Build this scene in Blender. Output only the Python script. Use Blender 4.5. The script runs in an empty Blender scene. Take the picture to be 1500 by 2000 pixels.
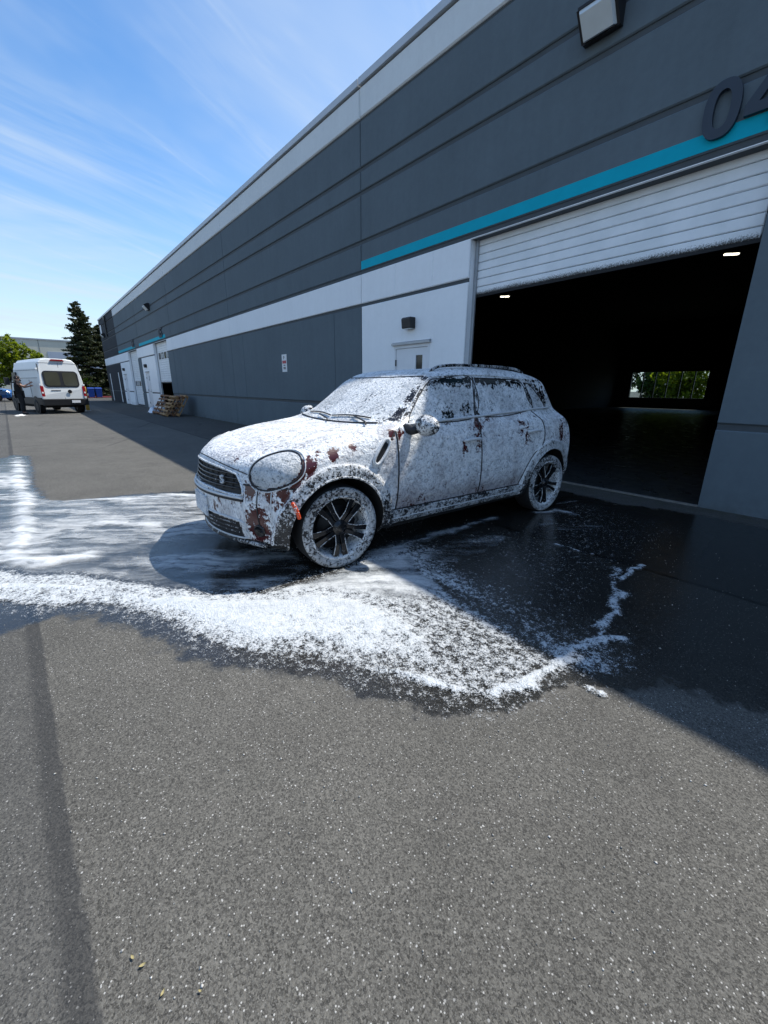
import bpy, bmesh, math, random
import numpy as np
from mathutils import Vector, Matrix, Euler
rnd = random.Random(7)
R = math.radians
scene = bpy.context.scene
COL = scene.collection

# ------------------------------------------------------------------ camera, sky, sun, exposure
CAM_H = 1.296
def make_camera():
    cd = bpy.data.cameras.new('camera'); co = bpy.data.objects.new('camera', cd); COL.objects.link(co)
    cd.sensor_fit = 'VERTICAL'; cd.sensor_height = 36.0; cd.lens = 36.0 * 799.93 / 2000.0
    cd.clip_start = 0.05; cd.clip_end = 3000
    yaw, pitch, roll = R(50.0465), R(16.8209), R(0.476)
    fwd = Vector((-math.sin(yaw), math.cos(yaw), 0)); right = Vector((math.cos(yaw), math.sin(yaw), 0)); up = Vector((0, 0, 1))
    f2 = fwd * math.cos(pitch) - up * math.sin(pitch); u2 = up * math.cos(pitch) + fwd * math.sin(pitch)
    r3 = right * math.cos(roll) + u2 * math.sin(roll); u3 = u2 * math.cos(roll) - right * math.sin(roll)
    m = Matrix((r3, u3, -f2)).transposed().to_4x4(); m.translation = (0, 0, CAM_H)
    co.matrix_world = m
    scene.camera = co
make_camera()
SUN_DIR = Vector((0.10, 0.583, 1.0)).normalized()
SUN_EL = math.asin(SUN_DIR.z); SUN_AZ = math.atan2(SUN_DIR.x, SUN_DIR.y)     # azimuth from +Y towards +X
SKY_STRENGTH = 0.148; SUN_STRENGTH = 3.9
def make_world():
    w = bpy.data.worlds.new('World'); scene.world = w; w.use_nodes = True
    nt = w.node_tree; N = nt.nodes; L = nt.links; N.clear()
    out = N.new('ShaderNodeOutputWorld'); bg = N.new('ShaderNodeBackground'); bg.inputs['Strength'].default_value = SKY_STRENGTH
    sky = N.new('ShaderNodeTexSky'); sky.sky_type = 'NISHITA'; sky.sun_disc = False
    sky.sun_elevation = SUN_EL; sky.sun_rotation = SUN_AZ
    sky.altitude = 60; sky.air_density = 1.0; sky.dust_density = 0.15; sky.ozone_density = 2.0
    # thin cirrus drawn over the whole dome: direction projected on a flat cloud layer
    tc = N.new('ShaderNodeTexCoord'); sep = N.new('ShaderNodeSeparateXYZ'); L.new(tc.outputs['Generated'], sep.inputs[0])
    zz = N.new('ShaderNodeMath'); zz.operation = 'MAXIMUM'; zz.inputs[1].default_value = 0.02; L.new(sep.outputs['Z'], zz.inputs[0])
    za = N.new('ShaderNodeMath'); za.operation = 'ADD'; za.inputs[1].default_value = 0.12; L.new(zz.outputs[0], za.inputs[0])
    dv = N.new('ShaderNodeVectorMath'); dv.operation = 'DIVIDE'
    cb = N.new('ShaderNodeCombineXYZ')
    for i in range(3): L.new(za.outputs[0], cb.inputs[i])
    L.new(tc.outputs['Generated'], dv.inputs[0]); L.new(cb.outputs[0], dv.inputs[1])
    def cloud(rot, scale, nscale, lo, hi, amp, seed):
        mp = N.new('ShaderNodeMapping'); mp.vector_type = 'TEXTURE'; mp.inputs['Rotation'].default_value = (0, 0, R(rot)); mp.inputs['Scale'].default_value = scale
        mp.inputs['Location'].default_value = (seed, seed * 1.7, 0.0)
        L.new(dv.outputs[0], mp.inputs[0])
        nz = N.new('ShaderNodeTexNoise'); nz.inputs['Scale'].default_value = nscale; nz.inputs['Detail'].default_value = 5; nz.inputs['Roughness'].default_value = 0.6
        nz.inputs['Distortion'].default_value = 0.6
        L.new(mp.outputs[0], nz.inputs['Vector'])
        mr = N.new('ShaderNodeMapRange'); mr.interpolation_type = 'SMOOTHSTEP'
        mr.inputs['From Min'].default_value = lo; mr.inputs['From Max'].default_value = hi; mr.inputs['To Max'].default_value = amp
        L.new(nz.outputs['Fac'], mr.inputs['Value']); return mr.outputs[0]
    c1 = cloud(107, (2.6, 0.62, 1), 1.25, 0.46, 0.82, 0.55, 3.1)
    c2 = cloud(80, (1.6, 0.9, 1), 0.8, 0.38, 0.78, 0.46, 8.4)
    c3 = cloud(118, (1.9, 0.22, 1), 1.6, 0.50, 0.85, 0.30, 1.7)
    def add(a, b, op='ADD'):
        m = N.new('ShaderNodeMath'); m.operation = op; m.use_clamp = True; L.new(a, m.inputs[0]); L.new(b, m.inputs[1]); return m.outputs[0]
    cl = add(add(c1, c2), c3)
    hz = N.new('ShaderNodeMapRange'); hz.interpolation_type = 'SMOOTHSTEP'; hz.inputs['From Min'].default_value = 0.0; hz.inputs['From Max'].default_value = 0.36; hz.inputs['To Min'].default_value = 0.66; hz.inputs['To Max'].default_value = 0.0; L.new(sep.outputs['Z'], hz.inputs['Value'])
    cl = add(cl, hz.outputs[0])
    mx = N.new('ShaderNodeMix'); mx.data_type = 'RGBA'; L.new(cl, mx.inputs['Factor'])
    hs = N.new('ShaderNodeHueSaturation'); hs.inputs['Saturation'].default_value = 1.20; L.new(sky.outputs[0], hs.inputs['Color'])
    L.new(hs.outputs[0], mx.inputs[6]); mx.inputs[7].default_value = (3.15, 3.70, 4.35, 1)
    L.new(mx.outputs[2], bg.inputs['Color']); L.new(bg.outputs[0], out.inputs[0])
make_world()
def make_sun():
    sd = bpy.data.lights.new('sun', 'SUN'); so = bpy.data.objects.new('sun', sd); COL.objects.link(so)
    sd.energy = SUN_STRENGTH; sd.angle = R(0.53); sd.color = (1.0, 0.955, 0.875)
    so.rotation_mode = 'QUATERNION'; so.rotation_quaternion = SUN_DIR.to_track_quat('Z', 'Y'); so.location = (10, 30, 40)
make_sun()
vs = scene.view_settings; vs.view_transform = 'Standard'; vs.look = 'None'; vs.exposure = 0.60; vs.gamma = 1.0; vs.use_curve_mapping = False
scene.cycles.max_bounces = 5; scene.cycles.diffuse_bounces = 3; scene.cycles.glossy_bounces = 3; scene.cycles.transparent_max_bounces = 24
scene.cycles.sample_clamp_indirect = 6.0

# ------------------------------------------------------------------ helpers
def tag(o, label=None, cat=None, group=None, kind=None):
    if label: o['label'] = label
    if cat: o['category'] = cat
    if group: o['group'] = group
    if kind: o['kind'] = kind
    return o
def empty(name, loc=(0, 0, 0), rz=0.0, label=None, cat=None, group=None):
    o = bpy.data.objects.new(name, None); COL.objects.link(o); o.location = loc; o.rotation_euler = (0, 0, rz)
    o.empty_display_size = 0.2
    return tag(o, label, cat, group)
def link_mesh(name, me, mat=None, parent=None):
    o = bpy.data.objects.new(name, me); COL.objects.link(o)
    if mat is not None and len(me.materials) == 0: me.materials.append(mat)
    if parent is not None: o.parent = parent
    return o
def copy_tree(o, parent=None):
    c = o.copy(); COL.objects.link(c)
    if parent is not None: c.parent = parent
    for ch in list(o.children): copy_tree(ch, c)
    return c
class MB:
    def __init__(s): s.v = []; s.f = []
    def add(s, vs, fs):
        b = len(s.v); s.v += [tuple(p) for p in vs]; s.f += [tuple(i + b for i in f) for f in fs]; return s
    def box(s, x0, x1, y0, y1, z0, z1):
        return s.add([(x0,y0,z0),(x1,y0,z0),(x1,y1,z0),(x0,y1,z0),(x0,y0,z1),(x1,y0,z1),(x1,y1,z1),(x0,y1,z1)],
              [(0,3,2,1),(4,5,6,7),(0,1,5,4),(1,2,6,5),(2,3,7,6),(3,0,4,7)])
    def panel(s, x0, x1, z0, z1, yf, yb, c=0.012, sides=(1, 1, 1, 1)):      # slab facing -Y, chamfered on its outer front edges (left, right, bottom, top)
        l, r, b, t = [c * k for k in sides]
        return s.add([(x0,yb,z0),(x1,yb,z0),(x1,yb,z1),(x0,yb,z1),
                      (x0,yf+l if l else yf,z0),(x1,yf+r if r else yf,z0),(x1,yf+r if r else yf,z1),(x0,yf+l if l else yf,z1),
                      (x0+l,yf,z0+b),(x1-r,yf,z0+b),(x1-r,yf,z1-t),(x0+l,yf,z1-t)] if False else
                     [(x0,yb,z0),(x1,yb,z0),(x1,yb,z1),(x0,yb,z1),
                      (x0,yf+max(l,b),z0),(x1,yf+max(r,b),z0),(x1,yf+max(r,t),z1),(x0,yf+max(l,t),z1),
                      (x0+l,yf,z0+b),(x1-r,yf,z0+b),(x1-r,yf,z1-t),(x0+l,yf,z1-t)],
              [(8,9,10,11),(4,5,9,8),(5,6,10,9),(6,7,11,10),(7,4,8,11),(0,1,5,4),(1,2,6,5),(2,3,7,6),(3,0,4,7),(3,2,1,0)])
    def bar(s, a, b, w, h=None, up=(0, 0, 1)):           # rectangular bar from a to b
        a = Vector(a); b = Vector(b); h = w if h is None else h
        d = (b - a).normalized(); u = Vector(up)
        if abs(d.dot(u)) > 0.97: u = Vector((0, 1, 0))
        r = d.cross(u).normalized() * w / 2; u = r.cross(d).normalized() * h / 2
        p = [a - r - u, a + r - u, a + r + u, a - r + u, b - r - u, b + r - u, b + r + u, b - r + u]
        return s.add(p, [(0,1,2,3),(7,6,5,4),(0,4,5,1),(1,5,6,2),(2,6,7,3),(3,7,4,0)])
    def tube(s, pts, rad, n=8, caps=True):
        pts = [Vector(p) for p in pts]; rads = rad if isinstance(rad, (list, tuple)) else [rad] * len(pts)
        b = len(s.v); prev = None
        for i, p in enumerate(pts):
            d = (pts[min(i + 1, len(pts) - 1)] - pts[max(i - 1, 0)]).normalized()
            if prev is None:
                u = Vector((0, 0, 1)) if abs(d.z) < 0.9 else Vector((1, 0, 0)); r = d.cross(u).normalized()
            else:
                r = prev - d * prev.dot(d); r.normalize()
            prev = r; q = d.cross(r)
            for k in range(n):
                t = 2 * math.pi * k / n; s.v.append(tuple(p + (r * math.cos(t) + q * math.sin(t)) * rads[i]))
        for i in range(len(pts) - 1):
            for k in range(n):
                a0 = b + i * n + k; a1 = b + i * n + (k + 1) % n; s.f.append((a0, a1, a1 + n, a0 + n))
        if caps:
            s.f.append(tuple(b + k for k in reversed(range(n)))); e = b + (len(pts) - 1) * n; s.f.append(tuple(e + k for k in range(n)))
        return s
    def lathe(s, prof, n=32, axis='Y', c=(0, 0, 0), closed=False):   # prof: (radius, along)
        b = len(s.v); m = len(prof)
        for k in range(n):
            t = 2 * math.pi * k / n; ct, st = math.cos(t), math.sin(t)
            for r, a in prof:
                if axis == 'Y': p = (c[0] + r * ct, c[1] + a, c[2] + r * st)
                elif axis == 'X': p = (c[0] + a, c[1] + r * ct, c[2] + r * st)
                else: p = (c[0] + r * ct, c[1] + r * st, c[2] + a)
                s.v.append(p)
        for k in range(n):
            k2 = (k + 1) % n
            for i in range(m - 1 + (1 if closed else 0)):
                i2 = (i + 1) % m
                s.f.append((b + k * m + i, b + k2 * m + i, b + k2 * m + i2, b + k * m + i2))
        return s
    def prism(s, poly, o, ex, ey, ez, d0, d1):           # polygon (list of 2D) in ex,ey, extruded along ez
        o = Vector(o); ex = Vector(ex); ey = Vector(ey); ez = Vector(ez); n = len(poly)
        vs = [o + ex * p[0] + ey * p[1] + ez * d0 for p in poly] + [o + ex * p[0] + ey * p[1] + ez * d1 for p in poly]
        fs = [tuple(reversed(range(n))), tuple(range(n, 2 * n))] + [(i, (i + 1) % n, n + (i + 1) % n, n + i) for i in range(n)]
        return s.add(vs, fs)
    def mesh(s, name, smooth=False, fix=True):
        me = bpy.data.meshes.new(name); me.from_pydata(s.v, [], s.f)
        if fix:
            bm = bmesh.new(); bm.from_mesh(me); bmesh.ops.recalc_face_normals(bm, faces=bm.faces); bm.to_mesh(me); bm.free()
        if smooth: me.polygons.foreach_set('use_smooth', [True] * len(me.polygons))
        me.update(); return me
    def build(s, name, mat, parent=None, smooth=False, bevel=0.0, fix=True):
        o = link_mesh(name, s.mesh(name, smooth, fix), mat, parent)
        if bevel:
            md = o.modifiers.new('bevel', 'BEVEL'); md.width = bevel; md.segments = 2; md.limit_method = 'ANGLE'; md.angle_limit = R(40)
        return o
def rect_minus(rect, holes):
    x0, x1, z0, z1 = rect
    xs = sorted({x0, x1, *[min(max(v, x0), x1) for h in holes for v in h[:2]]}); zs = sorted({z0, z1, *[min(max(v, z0), z1) for h in holes for v in h[2:]]})
    out = []
    for i in range(len(xs) - 1):
        run = None
        for j in range(len(zs) - 1):
            cx, cz = (xs[i] + xs[i+1]) / 2, (zs[j] + zs[j+1]) / 2
            if any(h[0] < cx < h[1] and h[2] < cz < h[3] for h in holes):
                run = None
            elif run is not None and abs(out[run][3] - zs[j]) < 1e-9: out[run][3] = zs[j+1]
            else: out.append([xs[i], xs[i+1], zs[j], zs[j+1]]); run = len(out) - 1
    return out

# numpy value noise on a lattice (tileable by hashing)
def _hash(ix, iy, seed):
    n = (ix * 374761393 + iy * 668265263 + seed * 1442695041) & 0x7fffffff
    n = ((n ^ (n >> 13)) * 1274126177) & 0x7fffffff
    return ((n ^ (n >> 16)) & 0xffff) / 65535.0
def vnoise(x, y, seed=0):
    ix = np.floor(x).astype(np.int64); iy = np.floor(y).astype(np.int64); fx = x - ix; fy = y - iy
    fx = fx * fx * (3 - 2 * fx); fy = fy * fy * (3 - 2 * fy)
    a = _hash(ix, iy, seed); b = _hash(ix + 1, iy, seed); c = _hash(ix, iy + 1, seed); d = _hash(ix + 1, iy + 1, seed)
    return (a * (1 - fx) + b * fx) * (1 - fy) + (c * (1 - fx) + d * fx) * fy
def fbm(x, y, seed=0, oct=4, gain=0.5):
    s = 0; a = 1.0; t = 0
    for i in range(oct): s = s + a * vnoise(x * 2 ** i, y * 2 ** i, seed + i * 17); t += a; a *= gain
    return s / t
def sstep(a, b, x):
    t = np.clip((x - a) / (b - a), 0, 1); return t * t * (3 - 2 * t)
def poly_sd(px, py, poly):      # signed distance to a polygon, positive inside
    poly = np.asarray(poly, float); n = len(poly); d = np.full(px.shape, 1e18); ins = np.zeros(px.shape, bool)
    for i in range(n):
        a = poly[i]; b = poly[(i + 1) % n]; e = b - a; wx = px - a[0]; wy = py - a[1]
        t = np.clip((wx * e[0] + wy * e[1]) / max(e @ e, 1e-12), 0, 1); d = np.minimum(d, (wx - e[0] * t) ** 2 + (wy - e[1] * t) ** 2)
        c = ((a[1] > py) != (b[1] > py))
        with np.errstate(divide='ignore', invalid='ignore'):
            xi = (b[0] - a[0]) * (py - a[1]) / (b[1] - a[1] if b[1] != a[1] else 1e-12) + a[0]
        ins ^= c & (px < xi)
    d = np.sqrt(d); return np.where(ins, d, -d)
def line_d(px, py, pts):        # distance to a polyline
    d = np.full(px.shape, 1e18)
    for a, b in zip(pts[:-1], pts[1:]):
        ax, ay = a[0], a[1]; ex, ey = b[0] - ax, b[1] - ay; wx = px - ax; wy = py - ay
        t = np.clip((wx * ex + wy * ey) / (ex * ex + ey * ey), 0, 1); d = np.minimum(d, (wx - ex * t) ** 2 + (wy - ey * t) ** 2)
    return np.sqrt(d)
def grid_mesh(name, xs, ys, z=None, attrs=None, keep=None, smooth=True):
    X, Y = np.meshgrid(xs, ys); nx, ny = len(xs), len(ys); Z = np.zeros_like(X) if z is None else z
    co = np.stack([X, Y, Z], -1).reshape(-1, 3)
    i = np.arange(nx * ny).reshape(ny, nx); q = np.stack([i[:-1, :-1], i[:-1, 1:], i[1:, 1:], i[1:, :-1]], -1).reshape(-1, 4)
    if keep is not None:
        kf = (keep[:-1, :-1] | keep[:-1, 1:] | keep[1:, 1:] | keep[1:, :-1]).reshape(-1); q = q[kf]
        used = np.zeros(nx * ny, bool); used[q.ravel()] = True; remap = np.cumsum(used) - 1; q = remap[q]; co = co[used]
        if attrs: attrs = {k: a.reshape(-1)[used] for k, a in attrs.items()}
    return raw_mesh(name, co, q, attrs, smooth)
def raw_mesh(name, co, q, attrs=None, smooth=True):
    me = bpy.data.meshes.new(name); nv = len(co); nf = len(q); w = q.shape[1]
    me.vertices.add(nv); me.vertices.foreach_set('co', np.asarray(co, np.float32).ravel())
    me.loops.add(nf * w); me.loops.foreach_set('vertex_index', np.asarray(q, np.int32).ravel())
    me.polygons.add(nf); me.polygons.foreach_set('loop_start', np.arange(nf, dtype=np.int32) * w)
    if smooth: me.polygons.foreach_set('use_smooth', np.ones(nf, bool))
    if attrs:
        for k, a in attrs.items():
            at = me.attributes.new(k, 'FLOAT', 'POINT'); at.data.foreach_set('value', np.asarray(a, np.float32).ravel())
    me.update(calc_edges=True); me.validate(); return me

# ------------------------------------------------------------------ material helpers
class NT:
    def __init__(s, name):
        s.m = bpy.data.materials.new(name); s.m.use_nodes = True; s.t = s.m.node_tree; s.N = s.t.nodes; s.L = s.t.links; s.N.clear()
        s.out = s.N.new('ShaderNodeOutputMaterial'); s._tc = None; s._geo = None
    def n(s, t, **kw):
        nd = s.N.new('ShaderNode' + t)
        for k, v in kw.items(): setattr(nd, k, v)
        return nd
    def inp(s, sock, v):
        if hasattr(v, 'is_output'): s.L.new(v, sock)
        elif v is not None: sock.default_value = v
    @property
    def obj(s):
        if s._tc is None: s._tc = s.n('TexCoord')
        return s._tc.outputs['Object']
    @property
    def pos(s):
        if s._geo is None: s._geo = s.n('NewGeometry')
        return s._geo.outputs['Position']
    @property
    def island(s):
        if s._geo is None: s._geo = s.n('NewGeometry')
        return s._geo.outputs['Random Per Island']
    def attr(s, name): return s.n('Attribute', attribute_name=name).outputs['Fac']
    def map(s, vec, scale=(1, 1, 1), rot=(0, 0, 0), loc=(0, 0, 0)):
        m = s.n('Mapping'); s.L.new(vec, m.inputs[0]); m.inputs['Scale'].default_value = scale; m.inputs['Rotation'].default_value = rot; m.inputs['Location'].default_value = loc
        return m.outputs[0]
    def noise(s, vec, scale, detail=4, rough=0.55, dist=0.0, color=False):
        m = s.n('TexNoise'); s.inp(m.inputs['Vector'], vec); m.inputs['Scale'].default_value = scale; m.inputs['Detail'].default_value = detail
        m.inputs['Roughness'].default_value = rough; m.inputs['Distortion'].default_value = dist
        return m.outputs['Color' if color else 'Fac']
    def vor(s, vec, scale, feature='F1', out='Distance', rand=1.0):
        m = s.n('TexVoronoi', feature=feature); s.inp(m.inputs['Vector'], vec); m.inputs['Scale'].default_value = scale; m.inputs['Randomness'].default_value = rand
        return m.outputs[out]
    def math(s, op, a, b=0.0, clamp=False, c=None):
        m = s.n('Math', operation=op); m.use_clamp = clamp; s.inp(m.inputs[0], a); s.inp(m.inputs[1], b)
        if c is not None: s.inp(m.inputs[2], c)
        return m.outputs[0]
    def mr(s, v, a, b, lo=0.0, hi=1.0, smooth=True):
        m = s.n('MapRange'); m.interpolation_type = 'SMOOTHSTEP' if smooth else 'LINEAR'; s.inp(m.inputs['Value'], v)
        for k, x in (('From Min', a), ('From Max', b), ('To Min', lo), ('To Max', hi)): s.inp(m.inputs[k], x)
        return m.outputs[0]
    def mix(s, f, a, b, blend='MIX'):
        m = s.n('Mix', data_type='RGBA', blend_type=blend); s.inp(m.inputs['Factor'], f)
        for i, v in ((6, a), (7, b)): s.inp(m.inputs[i], v if hasattr(v, 'is_output') else (tuple(v) + (1.0,))[:4])
        return m.outputs[2]
    def mixf(s, f, a, b):
        m = s.n('Mix', data_type='FLOAT'); s.inp(m.inputs['Factor'], f); s.inp(m.inputs[2], a); s.inp(m.inputs[3], b); return m.outputs[0]
    def sep(s, v):
        m = s.n('SeparateXYZ'); s.L.new(v, m.inputs[0]); return m.outputs
    def bump(s, h, strength=0.3, dist=0.01, normal=None):
        m = s.n('Bump'); s.L.new(h, m.inputs['Height']); m.inputs['Strength'].default_value = strength; m.inputs['Distance'].default_value = dist
        if normal is not None: s.L.new(normal, m.inputs['Normal'])
        return m.outputs[0]
    def pbr(s, color, rough=0.5, metal=0.0, normal=None, spec=0.5, **kw):
        m = s.n('BsdfPrincipled'); s.inp(m.inputs['Base Color'], color if hasattr(color, 'is_output') else (tuple(color) + (1.0,))[:4])
        s.inp(m.inputs['Roughness'], rough); s.inp(m.inputs['Metallic'], metal); s.inp(m.inputs['Specular IOR Level'], spec)
        if normal is not None: s.L.new(normal, m.inputs['Normal'])
        for k, v in kw.items(): s.inp(m.inputs[k.replace('_', ' ')], v)
        return m.outputs[0]
    def mixs(s, f, a, b):
        m = s.n('MixShader'); s.inp(m.inputs[0], f); s.L.new(a, m.inputs[1]); s.L.new(b, m.inputs[2]); return m.outputs[0]
    def done(s, sh): s.L.new(sh, s.out.inputs['Surface']); return s.m
def simple(name, color, rough=0.5, metal=0.0, var=0.12, nscale=6.0, bump=0.0, bscale=60.0, spec=0.5):
    t = NT(name); n = t.noise(t.pos, nscale, 5)
    k = t.mr(n, 0.25, 0.75, 1 - var, 1 + var, False)
    col = t.mix(1.0, color, t.n('CombineColor').outputs[0], 'MULTIPLY') if False else None
    v = t.n('VectorMath', operation='SCALE'); v.inputs[0].default_value = color[:3]; t.L.new(k, v.inputs['Scale'])
    nb = t.bump(t.noise(t.pos, bscale, 4), bump, 0.01) if bump else None
    return t.done(t.pbr(v.outputs[0], rough, metal, nb, spec))
def painted_concrete(name, color, dirt=0.07, stain=0.30):
    t = NT(name); p = t.pos
    n1 = t.noise(p, 0.7, 5, 0.6); n2 = t.noise(p, 14, 4, 0.6); n3 = t.noise(t.map(p, (3.0, 3.0, 0.25)), 2.5, 4, 0.6)
    k = t.math('ADD', t.mr(n1, 0.3, 0.7, -dirt, dirt, False), t.mr(n2, 0.3, 0.7, -dirt * 0.5, dirt * 0.5, False))
    k = t.math('ADD', k, t.mr(n3, 0.35, 0.75, dirt * 0.3, -dirt * 0.7, False))
    k = t.math('ADD', k, 1.0)
    z = t.sep(p)[2]
    low = t.math('MULTIPLY', t.mr(z, 0.0, 0.30, 1.0, 0.0), t.mr(t.noise(p, 5, 5, 0.7), 0.35, 0.65))
    v = t.n('VectorMath', operation='SCALE'); v.inputs[0].default_value = color[:3]; t.L.new(k, v.inputs['Scale'])
    col = t.mix(t.math('MULTIPLY', low, stain), v.outputs[0], (0.05, 0.048, 0.042))
    nb = t.bump(t.noise(p, 170, 3, 0.7), 0.35, 0.004, t.bump(t.noise(p, 9, 4), 0.12, 0.02))
    return t.done(t.pbr(col, 0.72, 0, nb, 0.12))
M = {}
M['grey_wall'] = painted_concrete('grey_wall_paint', (0.120, 0.150, 0.168))
M['dark_wall'] = painted_concrete('charcoal_wall_paint', (0.030, 0.036, 0.045))
M['white_wall'] = painted_concrete('white_wall_paint', (0.86, 0.88, 0.89), 0.03, 0.35)
M['silver_band'] = painted_concrete('pale_parapet_paint', (0.70, 0.73, 0.73), 0.04)
M['teal'] = simple('teal_paint', (0.0, 0.38, 0.50), 0.6, var=0.06, spec=0.15)
M['cap'] = simple('cap_metal', (0.50, 0.52, 0.54), 0.45, 0.3, var=0.06)
M['groove'] = simple('groove_paint', (0.060, 0.072, 0.080), 0.7, var=0.1)
M['black'] = simple('black_plastic', (0.012, 0.012, 0.013), 0.45, var=0.2)
M['dark_metal'] = simple('dark_bronze_metal', (0.022, 0.022, 0.024), 0.5, 0.4, var=0.2)
M['navy'] = simple('navy_number', (0.02, 0.032, 0.05), 0.5, var=0.1)
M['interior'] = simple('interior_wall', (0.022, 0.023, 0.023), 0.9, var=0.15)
M['roofdeck'] = simple('roof_deck', (0.02, 0.02, 0.02), 0.9)
M['lens'] = simple('lamp_lens', (0.62, 0.66, 0.66), 0.25, var=0.05)
M['door_white'] = simple('door_white_paint', (0.74, 0.76, 0.78), 0.45, var=0.05, nscale=3)
M['metal_grey'] = simple('galvanised_steel', (0.38, 0.40, 0.42), 0.45, 0.6, var=0.12)
M['glass_dark'] = simple('dark_glass', (0.01, 0.012, 0.014), 0.08, var=0.0)
M['rubber'] = simple('rubber', (0.014, 0.014, 0.015), 0.8, var=0.2)

def mat_overhead():
    t = NT('overhead_door_paint'); p = t.obj; z = t.sep(p)[2]; x = t.sep(p)[0]
    n = t.noise(p, 62, 5, 0.8); n2 = t.noise(p, 2.2, 4, 0.6)
    lim = t.mr(z, 0.0, 0.17, 0.70, 0.20)
    d = t.mr(t.math('SUBTRACT', n, t.math('SUBTRACT', 1.0, t.math('ADD', lim, t.mr(n2, 0.3, 0.7, -0.06, 0.06, False)))), -0.10, 0.16)
    base = t.mix(t.mr(t.noise(p, 3, 4), 0.3, 0.7), (0.76, 0.79, 0.80), (0.86, 0.88, 0.89))
    spk = t.math('GREATER_THAN', t.noise(p, 60, 3, 0.8), 0.70)
    base = t.mix(t.math('MULTIPLY', spk, 0.5), base, (0.30, 0.30, 0.29))
    col = t.mix(d, base, (0.045, 0.042, 0.035))
    return t.done(t.pbr(col, 0.45, 0, t.bump(t.noise(p, 120, 3, 0.7), 0.25, 0.003), 0.4))
M['overhead'] = mat_overhead()

# ------------------------------------------------------------------ ground
WET_DARK = [(-11.82,-2.11),(-9.97,-0.61),(-10.57,-0.45),(-10.29,-0.27),(-8.48,-0.22),(-7.35,-0.24),(-6.08,-0.12),(-5.86,0.16),(-5.75,0.77),(-5.44,1.5),(-5.0,2.29),(-4.6,4.3),(-3.4,5.3),(-1.83,5.1),(-1.27,5.3),(1.5,5.3),(1.5,3.4),(0.6,2.6),(0.1,2.25),(-0.40,2.05),(-0.56,1.82),(-0.7,1.7),(-0.72,1.55),(-0.76,1.37),(-0.8,1.25),(-0.93,1.13),(-1.14,0.99),(-1.44,0.86),(-1.66,0.65),(-1.95,0.45),(-2.37,0.3),(-2.71,0.1),(-2.9,-0.03),(-2.9,-0.18),(-2.87,-0.36),(-2.92,-0.56)]  # wet round the foam; right part just darker and glossier towards the wall
MAIN = [(-4.21,-0.58),(-3.96,-0.39),(-3.67,-0.22),(-3.48,0.03),(-2.96,0.42),(-2.59,0.71),(-2.39,0.98),(-2.36,1.27),(-2.34,1.71),(-2.32,1.92),(-2.22,2.14),(-1.91,1.99),(-1.51,1.93),(-1.16,1.87),(-0.91,1.82),(-0.79,1.84),(-0.73,1.86),(-0.76,1.61),(-0.77,1.47),(-0.82,1.27),(-0.95,1.18),(-1.11,1.09),(-1.32,0.96),(-1.53,0.86),(-1.75,0.64),(-2.03,0.48),(-2.46,0.32),(-2.79,0.11),(-2.93,-0.01),(-2.97,-0.18),(-3.25,-0.37),(-3.28,-0.51)]
CORE = [(-4.02,-0.56),(-3.6,-0.22),(-2.86,0.4),(-2.52,0.78),(-2.30,1.02),(-2.18,1.24),(-1.95,1.42),(-1.68,1.55),(-1.36,1.52),(-1.02,1.38),(-0.86,1.30),(-0.97,1.21),(-1.22,1.06),(-1.54,0.92),(-1.81,0.66),(-2.11,0.5),(-2.52,0.33),(-2.99,-0.0),(-3.38,-0.37),(-3.45,-0.52)]
SHEET = [(-10.39,-1.16),(-9.76,-0.6),(-10.34,-0.44),(-10.23,-0.29),(-8.77,-0.24),(-7.37,-0.26),(-6.24,-0.14),(-5.95,0.12),(-5.73,0.71),(-5.58,1.19),(-5.28,1.45),(-4.17,1.34),(-3.1,1.49),(-2.61,1.42),(-2.41,0.99),(-2.88,0.41),(-3.4,-0.11),(-3.83,-0.39),(-4.07,-0.62)]
CHANNEL = [(-3.86,-0.22),(-3.71,-0.07),(-3.67,0.21),(-3.62,0.56),(-3.46,1.0),(-3.16,1.52)]
CHANNEL2 = [(-3.28,0.26),(-2.99,0.49),(-2.77,0.81),(-2.62,1.25)]
RIDGE = [(-9.78,-0.40),(-7.21,-0.33),(-6.0,-0.24),(-5.43,-0.27),(-4.82,-0.26),(-4.37,-0.29),(-4.2,-0.34),(-4.02,-0.28),(-3.86,-0.16),(-3.80,0.10)]
DARK = [(-2.36,1.72),(-2.53,2.42),(-2.3,3.7),(-2.53,5.23),(-1.83,5.1),(-1.27,5.0),(-0.63,4.79),(-0.49,4.04),(-0.51,2.91),(-0.5,2.34),(-0.53,2.03),(-0.64,1.83),(-0.78,1.85),(-1.17,1.99),(-1.78,2.02)]
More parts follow.
